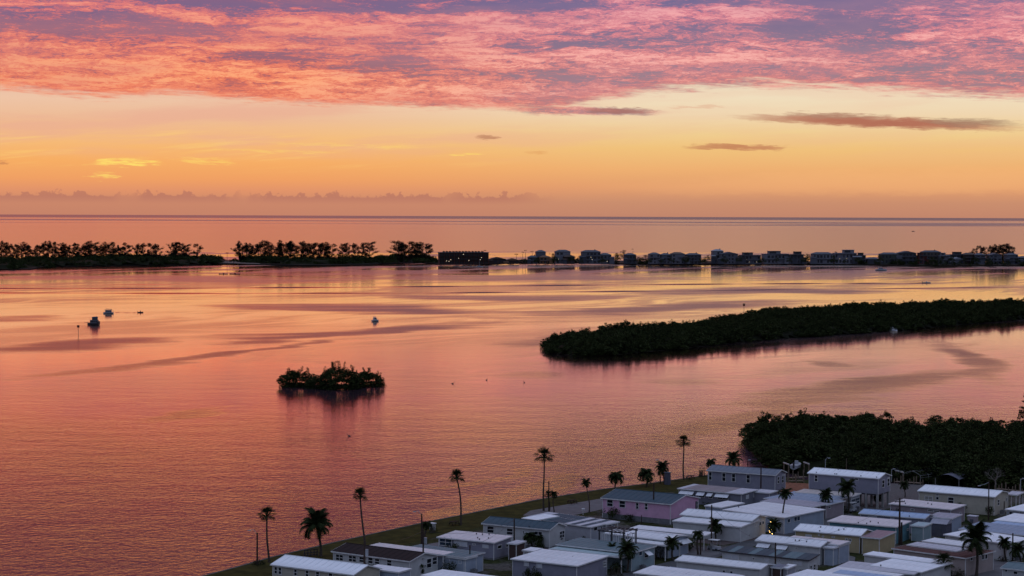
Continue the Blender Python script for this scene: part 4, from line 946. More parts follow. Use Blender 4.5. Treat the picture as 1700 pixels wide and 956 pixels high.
# low planting along the home fronts
rq = random.Random(77)
for i, (lab, org, u, v, L, w, ze, zb) in enumerate(HOUSES):
    for j in range(3 if i % 3 else 2):
        p = org + u * (L * (rq.uniform(.05, .35), rq.uniform(.4, .7), rq.uniform(.8, .98))[j]) - v * rq.uniform(.9, 1.6); hh = rq.uniform(.7, 2.5); W = rq.uniform(.8, 1.7)
        r = thing('shrub', ('low shrub left of the front of the ', 'middle shrub before the front of the ', 'shrub at the right front corner of the ')[j] + ' '.join(lab.split()[:8]), 'shrub', (p.x, p.y, 0), 0, 'shrubs and bushes between the homes')
        pts = [(rq.gauss(0, .4) * W, rq.gauss(0, .4) * W, rq.uniform(.15, .85) * hh, W * .38, hh * .3) for _ in range(14)]
        scatter('foliage', CL_FINE, pts, LEAF_MID, r); MB().bar((0, 0, 0), (0, 0, hh * .6), .05, .03, 4).build('stem', BARK, r)
    if i % 2 == 0:
        p = org + u * (L + .9) + v * (w * .3); r = thing('air_conditioner', 'grey air conditioner right of the ' + ' '.join(lab.split()[:8]), 'air conditioner', (p.x, p.y, 0), math.atan2(u.y, u.x), 'air conditioners beside the homes')
        MB().box(-.42, .42, -.42, .42, .08, .85).build('casing', paint('ac_grey', (.16, .16, .17, 1), .7), r); MB().bar((0, 0, .85), (0, 0, .9), .33, n=10).build('fan_grille', DARKM, r); MB().box(-.5, .5, -.5, .5, 0, .08).build('base', CONC, r)
# ------------------------------------------------------------------ far barrier island
fn = [(-90, 451), (0, 447.5), (52, 448), (70, 443.5), (200, 442), (330, 440.5), (360, 438.5), (395, 438), (430, 439.5), (500, 441.5), (600, 440.5), (640, 438.5), (700, 437), (728, 439.3), (812, 439.3), (840, 436.8), (870, 437), (960, 436.5), (975, 437.5), (1050, 439.5), (1250, 439), (1400, 440), (1560, 442), (1700, 442), (1800, 443)]
FN = [G(x, y, -.6) for x, y in fn]
def back(p, d): q = Vector((p.x, p.y, 0)); return q + q.normalized() * d
FB = [back(p, 300 if i < 6 else 150) for i, p in enumerate(FN)]
slab('barrier_island', FN + list(reversed(FB)), -3, .8, paint('island_sand', (.02, .016, .012, 1), .95, .3, .02))
pad2 = slab('beach', [G(x, y, .8) for x, y in ((358, 436.5), (385, 437), (432, 438), (428, 434.5), (400, 433), (366, 434))], .7, .86, paint('pale_sand', (.16, .13, .11, 1), .95))
def strip(x0, x1, d0, d1):
    xs = [x0 + (x1 - x0) * i / 12 for i in range(13)]
    def yat(x):
        for (a, b), (c, d) in zip(fn, fn[1:]):
            if a <= x <= c: return b + (d - b) * (x - a) / (c - a)
        return 440
    N = [G(x, yat(x), -.6) for x in xs]
    return [(back(p, d0).x, back(p, d0).y) for p in N] + [(back(p, d1).x, back(p, d1).y) for p in reversed(N)]
for (x0, x1, d0, d1, h, lab, sd) in ((-85, 368, 1, 250, 9, 'dark low mangrove scrub along the far left shore', 61), (398, 726, 22, 130, 9, 'dark mangrove scrub under the far middle pines', 62)):
    pl = strip(x0, x1, d0, d1)
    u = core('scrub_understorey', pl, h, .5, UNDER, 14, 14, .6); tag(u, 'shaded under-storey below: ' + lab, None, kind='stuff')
    grove('scrub_canopy', lab, pl, h, 5.0, .011 if x0 < 0 else .02, sd, lsc=40., ramp_in=12.)
for (x0, x1, h, lab, sd) in ((728, 870, 4.5, 'low hedge in front of the long far building', 63), (868, 1060, 6.5, 'dark gardens before the first far waterfront houses', 64), (1056, 1400, 6.0, 'dark gardens before the middle far waterfront houses', 65), (1400, 1780, 6.5, 'dark gardens before the right far waterfront houses', 66)):
    grove('shore_garden', lab, strip(x0, x1, 1, 18), h, 3.4, .014, sd, lsc=14., ramp_in=5.)

# wispy pines (casuarinas): six forms, copied with their parts
def cas_proto(seed):
    rng = random.Random(seed); t = MB(); pts = []
    H = 1.; t.tube([(0, 0, 0), (.02 * rng.gauss(0, 1), 0, .35), (.05 * rng.gauss(0, 1), 0, .7), (.06 * rng.gauss(0, 1), 0, .97)], [.022, .017, .010, .004], 5)
    nl = rng.randint(16, 21)
    for i in range(nl):
        z = .12 + .78 * i / nl + rng.uniform(-.03, .03); a = rng.uniform(0, 6.28); L = (.36 - .2 * abs(z - .42) * 1.4) * rng.uniform(.55, 1.15); up = rng.uniform(.35, .9)
        d = Vector((math.cos(a), math.sin(a) * .9, up)).normalized(); p0 = Vector((0, 0, z)); p1 = p0 + d * L
        t.bar(p0, p1, .006, .002, 3); n = rng.randint(6, 9)
        for k in range(n):
            q = p0.lerp(p1, .4 + .65 * k / n) + Vector((rng.gauss(0, .018), rng.gauss(0, .018), rng.gauss(0, .02) + .01)); s = rng.uniform(.028, .06)
            pts.append((q.x, q.y, min(q.z, 1.0), s, s * 1.35))
    for k in range(5): pts.append((rng.gauss(0, .03), rng.gauss(0, .03), rng.uniform(.82, .98), .03, .05))
    return t.mesh('trunk', BARK), pts
CAS = []
for i in range(7):
    tm, pts = cas_proto(100 + i); o = scatter('crown', CL_FINE, pts, LEAF_CAS); me = o.data; bpy.data.objects.remove(o); CAS.append((tm, me))
def casuarina(x, ytop, lab, grp, yb=None, wid=1.0):
    yb = yb or 436; b = G(x, yb, .8); H = zat(b, ytop) - .8
    r = thing('pine_tree', lab, 'tree', (b.x, b.y, .8), rnd.uniform(0, 6.28), grp); tm, cm = CAS[rnd.randrange(len(CAS))]
    s = (H * wid * rnd.uniform(.85, 1.15),) * 2 + (H,)
    for (n_, me) in (('trunk', tm), ('crown', cm)): o = link(n_, me, r); o.scale = s
CX1 = [3, 10, 20, 27, 35, 43, 50, 59, 66, 73, 81, 88, 95, 101, 108, 115, 122, 129, 136, 142, 149, 156, 163, 170, 177, 184, 190, 197, 203, 210]
for x in CX1: casuarina(x, rnd.uniform(400, 409), 'wispy dark pine in the closed row at the far left shore', 'pines of the closed row at the far left', 434, 1.35)
for (x, y, lab) in ((228, 405, 'leaning pair pine just right of the closed far left row'), (237, 404, 'second leaning pine just right of the closed far left row'), (251, 403, 'broad ragged pine in the gap right of the closed row'), (261, 405, 'thin bent pine reaching right beside the broad ragged pine'), (285, 403, 'left pine of the wide far clump before the last lone pine'), (293, 401, 'tallest middle pine of the wide far clump'), (302, 403, 'right pine of the wide far clump'), (308, 406, 'lowest right pine of the wide far clump'), (328, 404, 'lone pine at the right end of the far left shore')):
    casuarina(x, y, lab, 'separate pines at the far left', 435, 1.4)
for x in (397, 403, 410, 418, 425, 433, 440, 448): casuarina(x, rnd.uniform(400, 408), 'spreading pine of the first far clump right of the small beach', 'pines of the first clump right of the beach', 435, 1.4)
for x in (462, 468, 475, 482, 488): casuarina(x, rnd.uniform(399, 406), 'tall pine of the second far clump right of the small beach', 'pines of the second clump right of the beach', 436, 1.4)
for x in (500, 507, 514, 521, 529, 537, 543, 550): casuarina(x, rnd.uniform(400, 406), 'pine of the long middle far clump', 'pines of the long middle clump', 436, 1.4)
for (x, y, lab) in ((569, 404, 'slim pine left of the gap before the double far pine'), (576, 406, 'second slim pine left of the double far pine'), (590, 404, 'narrow upright pine of the far pair'), (603, 402, 'broad left pine of the double far crown'), (613, 402, 'broad right pine of the double far crown')): casuarina(x, y, lab, 'separate pines in the far middle', 436, 1.35)
for (x, y, lab) in ((662, 401, 'left pine of the big round far clump beside the long building'), (670, 400, 'second pine of the big round far clump'), (679, 400, 'middle pine of the big round far clump'), (693, 403, 'fourth pine of the big round far clump'), (702, 402, 'right pine of the big round far clump'), (708, 405, 'thin last pine of the far clump, next to the long building')): casuarina(x, y, lab, 'pines of the round clump', 436, 1.5)
for (x, y) in ((1627, 407), (1634, 410), (1642, 408), (1650, 406), (1657, 407), (1664, 405), (1671, 406), (1678, 409), (1615, 413)): casuarina(x, y, 'tall full tree of the clump above the far right houses', 'trees above the far right houses', 437, 1.3)
# small crowns between the houses
def fartree(x, ytop, w, lab, pal=False, yb=437):
    b = G(x, yb, .8); k = mpp(b); H = zat(b, ytop) - .8; rng = random.Random(int(x * 13))
    r = thing('small_palm' if pal else 'round_tree', lab, 'palm tree' if pal else 'tree', (b.x, b.y, .8), 0, 'far palms' if pal else 'far round trees')
    MB().bar((0, 0, 0), (rng.uniform(-.6, .6), 0, H * .85), .3 if pal else .35, .2, 5).build('trunk', BARK, r); R = w * k / 2
    pts = []
    if pal:
        for i in range(11):
            a = i * 2.4; pts.append((math.cos(a) * R * .6, math.sin(a) * R * .6, H - R * .3 + .4 * math.sin(i), R * .45, R * .22))
    else:
        for i in range(34):
            a = rng.uniform(0, 6.28); q = math.sqrt(rng.uniform(0, 1)); pts.append((math.cos(a) * q * R, math.sin(a) * q * R, H * (.35 + .6 * rng.random() * math.sqrt(1.02 - q * q)), R * .3, R * .27))
    scatter('crown', CL_FINE, pts, LEAF_DK, r)
for (x, y, w, l) in ((377, 419, 6, 'lone far palm standing on the small beach'), (857, 421, 7, 'short far palm right of the long building'), (868, 418, 5, 'left far palm of the group left of the first house'), (872, 415, 5, 'tall far palm of the group left of the first house'), (883, 417, 6, 'far palm touching the first white house'), (1050, 413, 4, 'thin far palm above the dark wooded gap'), (805, 415, 5, 'far palm behind the roof of the long building')): fartree(x, y, w, l, True)
for (x, y, w, l) in ((917, 418, 14, 'far dark tree between the first and second white houses'), (938, 420, 13, 'far dark tree before the second white house'), (951, 424, 12, 'far dark tree right of the second white house'), (972, 416, 14, 'far round tree left of the third white house'), (962, 421, 8, 'small far tree at the left of the wide gap'), (1022, 419, 16, 'far dark tree left in the wooded gap'), (1036, 415, 18, 'tallest far tree of the wooded gap'), (1047, 420, 14, 'far dark tree right in the wooded gap'), (1062, 426, 14, 'low far bush before the row of white houses'), (1072, 422, 12, 'far round tree at the start of the row of white houses'), (1118, 424, 8, 'small far tree among the row of white houses'), (1138, 425, 8, 'second small far tree among the row of white houses'), (1175, 421, 12, 'far round tree between the two rows of houses'), (1185, 424, 9, 'small far tree touching the domed house'), (1226, 422, 8, 'narrow far tree between the twin verandah houses'), (1274, 421, 14, 'far tree left of the curved balcony house'), (1340, 420, 16, 'far tree right of the curved balcony house'), (1352, 426, 12, 'low far tree left of the long pale house'), (1388, 417, 16, 'far tree over the stacked white house'), (1450, 427, 16, 'low far bush in the dip of the roofline'), (1466, 420, 18, 'far tree at the right of the dip'), (1478, 428, 14, 'low far tree below the greenish house'), (1498, 417, 14, 'far tree pressed on the grey gable house'), (1583, 419, 12, 'far tree above the pale shed roof'), (1608, 419, 14, 'far tree behind the brown house'), (1638, 426, 14, 'dark far tree between the right grey houses'), (1667, 425, 16, 'dark far tree before the last houses'), (1692, 424, 14, 'far tree at the right edge'), (700, 428, 30, 'low far tree mound left of the long building'), (645, 430, 26, 'low far tree mound between pine clumps'), (345, 429, 18, 'low far bushes at the end of the left shore'), (362, 431, 10, 'tiny far bush at the beach'), (388, 428, 14, 'far tree at the right of the small beach')): fartree(x, y, w, l)

# waterfront houses
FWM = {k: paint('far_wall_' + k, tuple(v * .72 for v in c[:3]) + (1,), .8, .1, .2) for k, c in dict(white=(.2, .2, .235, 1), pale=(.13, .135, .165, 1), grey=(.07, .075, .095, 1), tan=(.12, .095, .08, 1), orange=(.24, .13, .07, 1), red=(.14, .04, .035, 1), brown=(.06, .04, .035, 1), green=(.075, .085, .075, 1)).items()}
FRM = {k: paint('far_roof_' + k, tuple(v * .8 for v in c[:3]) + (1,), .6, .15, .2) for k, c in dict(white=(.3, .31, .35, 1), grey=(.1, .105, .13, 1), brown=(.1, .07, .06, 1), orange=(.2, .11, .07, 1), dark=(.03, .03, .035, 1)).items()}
LAMP = emit('porch_lamp_glow', (1, .8, .55, 1), 3.)
FGL = glassm('far_glass', (.02, .022, .03, 1))
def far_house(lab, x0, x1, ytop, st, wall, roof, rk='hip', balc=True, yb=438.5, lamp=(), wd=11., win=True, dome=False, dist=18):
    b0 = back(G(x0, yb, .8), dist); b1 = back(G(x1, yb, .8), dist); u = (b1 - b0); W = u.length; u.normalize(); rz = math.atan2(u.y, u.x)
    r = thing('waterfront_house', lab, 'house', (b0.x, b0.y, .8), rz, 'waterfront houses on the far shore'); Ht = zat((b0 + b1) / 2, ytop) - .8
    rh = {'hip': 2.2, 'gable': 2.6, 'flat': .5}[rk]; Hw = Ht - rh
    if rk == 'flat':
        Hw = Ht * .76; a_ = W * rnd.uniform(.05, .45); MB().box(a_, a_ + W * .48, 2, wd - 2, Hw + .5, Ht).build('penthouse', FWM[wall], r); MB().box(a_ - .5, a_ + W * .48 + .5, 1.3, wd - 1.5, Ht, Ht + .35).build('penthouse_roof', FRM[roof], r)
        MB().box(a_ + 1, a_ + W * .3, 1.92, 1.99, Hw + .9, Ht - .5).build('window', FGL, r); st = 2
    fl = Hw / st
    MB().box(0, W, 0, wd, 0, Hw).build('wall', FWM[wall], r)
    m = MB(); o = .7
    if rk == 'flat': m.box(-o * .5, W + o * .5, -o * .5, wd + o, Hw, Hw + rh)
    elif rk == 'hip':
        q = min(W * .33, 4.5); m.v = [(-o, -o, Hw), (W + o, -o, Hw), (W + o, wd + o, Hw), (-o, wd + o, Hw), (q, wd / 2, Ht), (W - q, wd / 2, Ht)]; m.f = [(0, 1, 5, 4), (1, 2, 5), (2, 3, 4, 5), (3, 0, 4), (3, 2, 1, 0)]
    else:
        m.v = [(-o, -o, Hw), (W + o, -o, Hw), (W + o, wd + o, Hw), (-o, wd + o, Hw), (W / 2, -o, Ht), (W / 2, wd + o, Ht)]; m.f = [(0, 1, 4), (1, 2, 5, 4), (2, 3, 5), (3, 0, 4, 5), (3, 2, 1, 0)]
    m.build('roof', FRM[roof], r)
    n = max(2, int(W / 4.2)); gap = W / n; ww = gap * .5; wm = MB().box(-ww / 2, ww / 2, -.08, .02, 0, fl * .55).mesh('window', FGL)
    if win:
        for s in range(st):
            for i in range(n):
                if rnd.random() < .25: continue
                o = link('window', wm, r, (gap * (i + .5) + rnd.uniform(-.3, .3), 0, fl * s + fl * .22)); o.scale.x = rnd.uniform(.7, 1.5)
    if balc:
        for s in range(1, st + (rk == 'flat')):
            if rnd.random() < .75:
                a, e = (0, W) if rnd.random() < .6 else ((0, W * .55) if rnd.random() < .5 else (W * .45, W)); bb = MB().box(a, e, -2.0, -.05, fl * s - .15, fl * s + .05); 
                bal = bb.build('balcony', FWM['white'], r); rl = MB().box(a, e, -2.0, -1.93, fl * s + .9, fl * s + 1.0)
                k = a
                while k <= e: rl.box(k, k + .09, -2.02, -1.9, fl * s + .05, fl * s + .95); k += 1.6
                rl.build('railing', FWM['white'], bal)
                for c in (a + .1, (a + e) / 2, e - .3): MB().box(c, c + .22, -1.98, -1.76, 0, fl * s - .15).build('post', FWM['white'], r)
    ww_ = W * rnd.uniform(.28, .45); x_ = rnd.choice((-ww_ * .55, W - ww_ * .5)); hw_ = Hw * rnd.uniform(.4, .72)
    MB().box(x_, x_ + ww_, -3.2, -.01 - 2.05, 0, hw_).build('wing', FWM[rnd.choice(('grey', 'pale', wall))], r); MB().hexa([(x_ - .4, -3.6, hw_), (x_ + ww_ + .4, -3.6, hw_), (x_ + ww_ + .4, -1.7, hw_), (x_ - .4, -1.7, hw_)], [(x_ + .5, -2.9, hw_ + 1.3), (x_ + ww_ - .5, -2.9, hw_ + 1.3), (x_ + ww_ - .5, -2.4, hw_ + 1.3), (x_ + .5, -2.4, hw_ + 1.3)]).build('wing_roof', FRM[roof], r)
    if rnd.random() < .4 and rk != 'flat': MB().box(W * .7, W * .7 + 1, wd * .4, wd * .4 + 1, Hw, Ht + .8).build('chimney', FWM[wall], r)
    for (lx, ly) in lamp:
        p = G(lx, ly, .8); dxl = (lx - x0) / (x1 - x0) * W; z = zat((b0 + b1) / 2, ly) - .8
        MB().box(-.16, .16, -.3, .0, -.16, .16).build('porch_light', LAMP, r, (dxl, -.1 if z > .3 else -3, max(z, .5)))
    return r
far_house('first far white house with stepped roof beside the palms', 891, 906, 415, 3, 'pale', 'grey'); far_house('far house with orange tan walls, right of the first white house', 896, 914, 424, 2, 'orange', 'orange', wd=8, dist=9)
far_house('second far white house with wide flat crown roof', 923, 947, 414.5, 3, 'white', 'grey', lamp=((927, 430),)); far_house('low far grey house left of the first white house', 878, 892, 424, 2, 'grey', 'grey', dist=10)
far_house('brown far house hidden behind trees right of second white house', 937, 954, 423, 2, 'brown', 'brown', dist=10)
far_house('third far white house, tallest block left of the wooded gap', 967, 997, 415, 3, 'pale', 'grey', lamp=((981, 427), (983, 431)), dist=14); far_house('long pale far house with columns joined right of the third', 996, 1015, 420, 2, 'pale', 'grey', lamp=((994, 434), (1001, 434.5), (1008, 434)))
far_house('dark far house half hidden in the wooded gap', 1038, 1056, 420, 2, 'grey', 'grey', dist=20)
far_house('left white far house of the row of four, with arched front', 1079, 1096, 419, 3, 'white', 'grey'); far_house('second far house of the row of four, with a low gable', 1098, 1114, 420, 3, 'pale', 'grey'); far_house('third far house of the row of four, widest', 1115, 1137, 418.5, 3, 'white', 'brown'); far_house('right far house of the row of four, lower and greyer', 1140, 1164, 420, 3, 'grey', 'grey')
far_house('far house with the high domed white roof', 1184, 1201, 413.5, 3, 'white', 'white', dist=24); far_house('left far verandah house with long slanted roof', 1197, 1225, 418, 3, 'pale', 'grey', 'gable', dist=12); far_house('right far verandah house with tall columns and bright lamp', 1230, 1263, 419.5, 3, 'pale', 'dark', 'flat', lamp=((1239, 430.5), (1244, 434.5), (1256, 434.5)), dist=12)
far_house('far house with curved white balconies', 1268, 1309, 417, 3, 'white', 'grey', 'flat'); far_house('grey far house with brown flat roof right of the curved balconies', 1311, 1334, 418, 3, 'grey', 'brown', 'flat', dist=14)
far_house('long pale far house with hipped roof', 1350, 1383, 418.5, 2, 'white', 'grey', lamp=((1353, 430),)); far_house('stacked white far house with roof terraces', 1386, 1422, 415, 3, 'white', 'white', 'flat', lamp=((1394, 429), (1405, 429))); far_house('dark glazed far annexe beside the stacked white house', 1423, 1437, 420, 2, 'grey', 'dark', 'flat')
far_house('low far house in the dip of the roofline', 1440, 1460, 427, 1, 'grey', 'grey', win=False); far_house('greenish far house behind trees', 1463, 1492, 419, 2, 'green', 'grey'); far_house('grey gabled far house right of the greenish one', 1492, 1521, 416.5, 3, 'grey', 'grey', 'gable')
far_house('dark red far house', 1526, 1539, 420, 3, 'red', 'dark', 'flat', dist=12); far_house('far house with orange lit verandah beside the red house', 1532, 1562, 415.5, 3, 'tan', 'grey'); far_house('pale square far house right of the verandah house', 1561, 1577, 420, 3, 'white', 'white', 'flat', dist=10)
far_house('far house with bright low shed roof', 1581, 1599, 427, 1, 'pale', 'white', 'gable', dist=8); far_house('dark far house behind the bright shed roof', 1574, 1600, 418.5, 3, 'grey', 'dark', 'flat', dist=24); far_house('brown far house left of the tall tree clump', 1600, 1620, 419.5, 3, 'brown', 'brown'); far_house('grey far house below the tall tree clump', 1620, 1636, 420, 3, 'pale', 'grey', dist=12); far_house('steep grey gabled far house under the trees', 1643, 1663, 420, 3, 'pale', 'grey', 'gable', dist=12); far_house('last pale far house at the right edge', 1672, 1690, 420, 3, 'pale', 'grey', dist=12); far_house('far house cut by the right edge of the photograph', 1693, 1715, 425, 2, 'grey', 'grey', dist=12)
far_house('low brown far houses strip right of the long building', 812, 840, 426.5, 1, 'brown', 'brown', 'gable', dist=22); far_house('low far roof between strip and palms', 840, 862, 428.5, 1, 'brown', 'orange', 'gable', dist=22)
# long hotel block
b0 = back(G(729.5, 439.3, .8), 14); b1 = back(G(811, 439.3, .8), 14); u_ = (b1 - b0).normalized(); W_h = (b1 - b0).length; Hh = zat((b0 + b1) / 2, 418.6) - .8
hb = thing('long_building', 'long dark reddish two storey building with rooftop units and lamps on the far shore', 'building', (b0.x, b0.y, .8), math.atan2(u_.y, u_.x))
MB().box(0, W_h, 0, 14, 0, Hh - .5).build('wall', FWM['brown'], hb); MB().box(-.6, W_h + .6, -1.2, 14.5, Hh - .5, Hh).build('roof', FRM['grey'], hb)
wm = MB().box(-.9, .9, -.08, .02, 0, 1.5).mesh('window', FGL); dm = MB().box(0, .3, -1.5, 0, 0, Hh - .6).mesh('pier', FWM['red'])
for i in range(20):
    for s in range(3): link('window', wm, hb, (W_h * (i + .5) / 20, 0, 1.2 + s * Hh / 3.2))
for i in range(11): link('pier', dm, hb, ((W_h - .3) * i / 10, 0, 0))
for s in (1, 2): MB().box(0.32, W_h - .32, -1.45, -.02, s * Hh / 3.2 + .4, s * Hh / 3.2 + .62).build('balcony', FWM['brown'], hb)
um = MB().box(-1.4, 1.4, -.8, .8, 0, 1.2).box(-1.1, -.5, -.5, .5, 1.2, 1.6).mesh('roof_unit', FWM['brown'])
for i in range(13): link('roof_unit', um, hb, (W_h * (.1 + .85 * i / 13), 5 + (i % 3), Hh))
for (lx, ly) in ((741, 433), (745, 433.5), (761, 428.5), (769, 422), (778, 432), (797, 431), (799, 427.5), (748, 431)):
    MB().box(-.2, .2, -.2, .2, -.18, .18).build('wall_lamp', LAMP, hb, ((lx - 729.5) / 81.5 * W_h, -1.7, zat((b0 + b1) / 2, ly) - .8))

rt = random.Random(9)
HX = [(891, 'first white'), (921, 'second white'), (949, 'brown'), (965, 'third white'), (999, 'columned'), (1058, 'wooded gap'), (1078, 'arched front'), (1097, 'low gabled'), (1115, 'widest of the row'), (1139, 'greyer end'), (1166, 'row end'), (1203, 'domed'), (1227, 'slanted roof verandah'), (1265, 'tall column'), (1290, 'curved balcony'), (1310, 'brown flat roofed'), (1336, 'grey flat roofed'), (1384, 'long hipped'), (1402, 'stacked terrace'), (1424, 'glazed annexe'), (1462, 'greenish'), (1490, 'grey gabled'), (1523, 'dark red'), (1548, 'lit verandah'), (1562, 'pale square'), (1579, 'bright shed roofed'), (1600, 'brown far right'), (1620, 'clump side'), (1641, 'steep gabled'), (1690, 'last pale')]
for x, d in HX: fartree(x, rt.uniform(422, 429), rt.uniform(8, 15), 'low dark far tree at the left edge of the %s house' % d, False, 439.4)
# ------------------------------------------------------------------ boats and marks
HULLW = paint('hull_white', (.34, .35, .38, 1), .4, .08, 2.); HULLD = paint('hull_dark', (.05, .045, .05, 1), .5, .2, 2.); HULLR = paint('hull_maroon', (.1, .03, .03, 1), .5)
HULLB = paint('hull_bright_white', (.7, .72, .76, 1), .4, .05, 2.)
CANV = paint('blue_canvas', (.04, .06, .1, 1), .8, .2, 2.)
def hull(L, B, H, m, parent, sheer=.35, name='hull'):
    mb = MB(); n = 9; rings = []
    for i in range(n):
        t = i / (n - 1); w = B / 2 * (1 - max(0, (t - .45) / .55) ** 2.2 * .97) * (.92 + .08 * min(1, t * 4)); z = H * (1 + sheer * max(0, t - .4) ** 1.5); x = L * (t - .5)
        rings.append([(x, -w, z), (x + .02 * L * t, -w * .82, H * .25), (x, 0, -.15), (x + .02 * L * t, w * .82, H * .25), (x, w, z)])
    for r in rings: mb.v += r
    for i in range(n - 1):
        for k in range(4): a = i * 5 + k; mb.f.append((a, a + 5, a + 6, a + 1))
        a = i * 5; mb.f.append((a + 4, a + 9, a + 5, a))
    mb.f.append((0, 1, 2, 3, 4)); mb.f.append(tuple((n - 1) * 5 + k for k in (4, 3, 2, 1, 0)))
    return mb.build(name, m, parent)
def boat(lab, px, py, L, B, H, rz, kind, m=HULLW, cat='boat'):
    b = G(px, py, -.6); r = thing('boat', lab, cat, (b.x, b.y, -.6), rz); hull(L, B, H, m, r)
    if kind in ('cruiser', 'yacht'):
        c = MB(); c.hexa([(-L * .28, -B * .36, H), (L * .22, -B * .34, H), (L * .22, B * .34, H), (-L * .28, B * .36, H)], [(-L * .26, -B * .3, H + 1.5), (L * .08, -B * .28, H + 1.5), (L * .08, B * .28, H + 1.5), (-L * .26, B * .3, H + 1.5)]); cb = c.build('cabin', m, r)
        for s in (-1, 1): MB().box(-L * .2, L * .1, s * B * .335 - .03, s * B * .335 + .03, H + .6, H + 1.1).build('window', GLASS, cb)
        t = MB().box(-L * .28, L * .04, -B * .33, B * .33, H + 2.9 if kind == 'yacht' else H + 1.9, H + 3.0 if kind == 'yacht' else H + 2.0).build('hardtop', m, r)
        for x in (-L * .26, L * .02):
            for s in (-1, 1): MB().bar((x, s * B * .28, H + 1.45), (x, s * B * .28, H + (2.9 if kind == 'yacht' else 1.9)), .05).build('strut', STEEL, r)
        rl = MB(); rl.bar((L * .1, -B * .42, H + 1), (L * .47, 0, H * 1.2 + .9), .03).bar((L * .1, B * .42, H + 1), (L * .47, 0, H * 1.2 + .9), .03)
        for t_ in (.1, .25, .4): rl.bar((L * t_, -B * .4 * (1 - t_), H), (L * t_, -B * .42 * (1 - t_), H + 1), .025)
        rl.build('bow_rail', STEEL, r)
    if kind == 'skiff':
        MB().box(-L * .05, L * .08, -.35, .35, H, H + .75).build('console', m, r); MB().box(-L * .52, -L * .47, -.2, .2, H * .3, H + .6).build('outboard_motor', DARKM, r)
        for x in (-L * .25, L * .2): MB().box(x - .15, x + .15, -B * .42, B * .42, H - .12, H - .04).build('seat', m, r)
    return r
b1_ = boat('cluttered two deck houseboat with long bowsprit, the nearer of the left pair', 155, 539.5, 7.6, 3.6, 1.4, math.radians(170), 'none', HULLD, 'houseboat')
MB().box(-2.9, 1.6, -1.5, 1.5, 1.3, 3.4).build('lower_cabin', paint('faded_cabin', (.12, .12, .14, 1), .7, .3, 1.5), b1_)
MB().box(-2.4, .4, -1.3, 1.3, 3.4, 5.0).build('upper_cabin', paint('canvas_cabin', (.07, .075, .09, 1), .8, .3, 1.5), b1_)
MB().hexa([(-2.7, -1.4, 5.0), (.7, -1.4, 5.0), (.7, 1.4, 5.0), (-2.7, 1.4, 5.0)], [(-2.2, -1, 5.7), (.1, -1, 5.5), (.1, 1, 5.5), (-2.2, 1, 5.7)]).build('canopy', CANV, b1_)
for x in (-2.4, -1.2, 0, 1.0): MB().box(x - .35, x + .35, 1.5, 1.56, 2.0, 2.9).build('window', GLASS, b1_); MB().box(x - .35, x + .35, -1.56, -1.5, 2.0, 2.9).build('window', GLASS, b1_)
MB().bar((3.2, 0, 1.6), (5.9, 0, 1.9), .16, .08).build('bowsprit', HULLD, b1_); MB().bar((2.2, 0, 1.4), (2.2, 0, 4.8), .05).build('mast', STEEL, b1_)
MB().box(-3.9, -3.2, -1.2, 1.2, .8, 2.6).build('stern_davit', HULLD, b1_)
b1_.scale = (.86, .86, .8)
b2_ = boat('small grey houseboat with canopy frame, the farther of the left pair', 180, 520.5, 6.6, 2.8, 1.0, math.radians(184), 'none', HULLW, 'houseboat')
MB().box(-2.0, 1.9, -1.15, 1.15, 1.0, 2.7).build('cabin', paint('faded_cabin2', (.17, .19, .23, 1), .7, .3, 1.5), b2_); MB().box(-2.3, 2.4, -1.3, 1.3, 3.0, 3.12).build('canopy', CANV, b2_)
for x, y in ((-2.2, -1.2), (-2.2, 1.2), (2.3, -1.2), (2.3, 1.2), (-3.1, 1), (-3.1, -1)): MB().bar((x, y, .9), (x, y, 3.0 if x > -3 else 2.7), .05).build('post', STEEL, b2_)
for x in (-1.4, -.3, .8): MB().box(x - .3, x + .3, 1.15, 1.2, 1.7, 2.3).build('window', GLASS, b2_); MB().box(x - .3, x + .3, -1.2, -1.15, 1.7, 2.3).build('window', GLASS, b2_)
MB().bar((-2.2, -1.1, 3.3), (1.5, 1.0, 3.9), .09).build('rolled_sail', CANV, b2_)
b2_.scale = (.9, .9, .78)
boat('tiny dark skiff right of the far houseboat of the left pair', 233, 519, 3.4, 1.3, .5, 0.05, 'skiff', HULLD)
boat('small cabin boat seen from its stern, alone in mid bay above the islet', 623, 533.5, 4.0, 2.1, .8, math.radians(28), 'cruiser', HULLW)
boat('white motor yacht with flybridge before the far houses', 1462.5, 449.5, 12.5, 3.8, 1.7, math.radians(4), 'yacht', HULLW, 'yacht')
boat('speeding open boat at the head of the long wake', 1538, 470, 7.5, 2.4, .9, math.radians(6), 'skiff', HULLW)
boat('low maroon boat before the right far houses', 1648, 444, 8.5, 2.2, .7, math.radians(3), 'skiff', HULLR)
boat('white boat moored against the long mangrove island, right one of two', 1482, 549.5, 4.6, 1.7, .9, math.radians(-8), 'cruiser', HULLB).scale = (1, 1, .7)
boat('low white skiff moored left beside the boat at the mangrove island', 1469, 549.5, 4.4, 1.6, .6, math.radians(8), 'skiff', HULLB)
sb = boat('tiny sailing boat with bare mast below the long far building', 796, 443.5, 8., 2.4, 1., math.radians(10), 'none', HULLW, 'sailboat'); MB().bar((0, 0, 1), (0, 0, 9), .09).build('mast', STEEL, sb); MB().bar((0, 0, 2), (-3.4, 0, 2.1), .12).build('boom', CANV, sb); MB().box(-2, 1.5, -.7, .7, 1, 1.5).build('cabin', HULLW, sb)
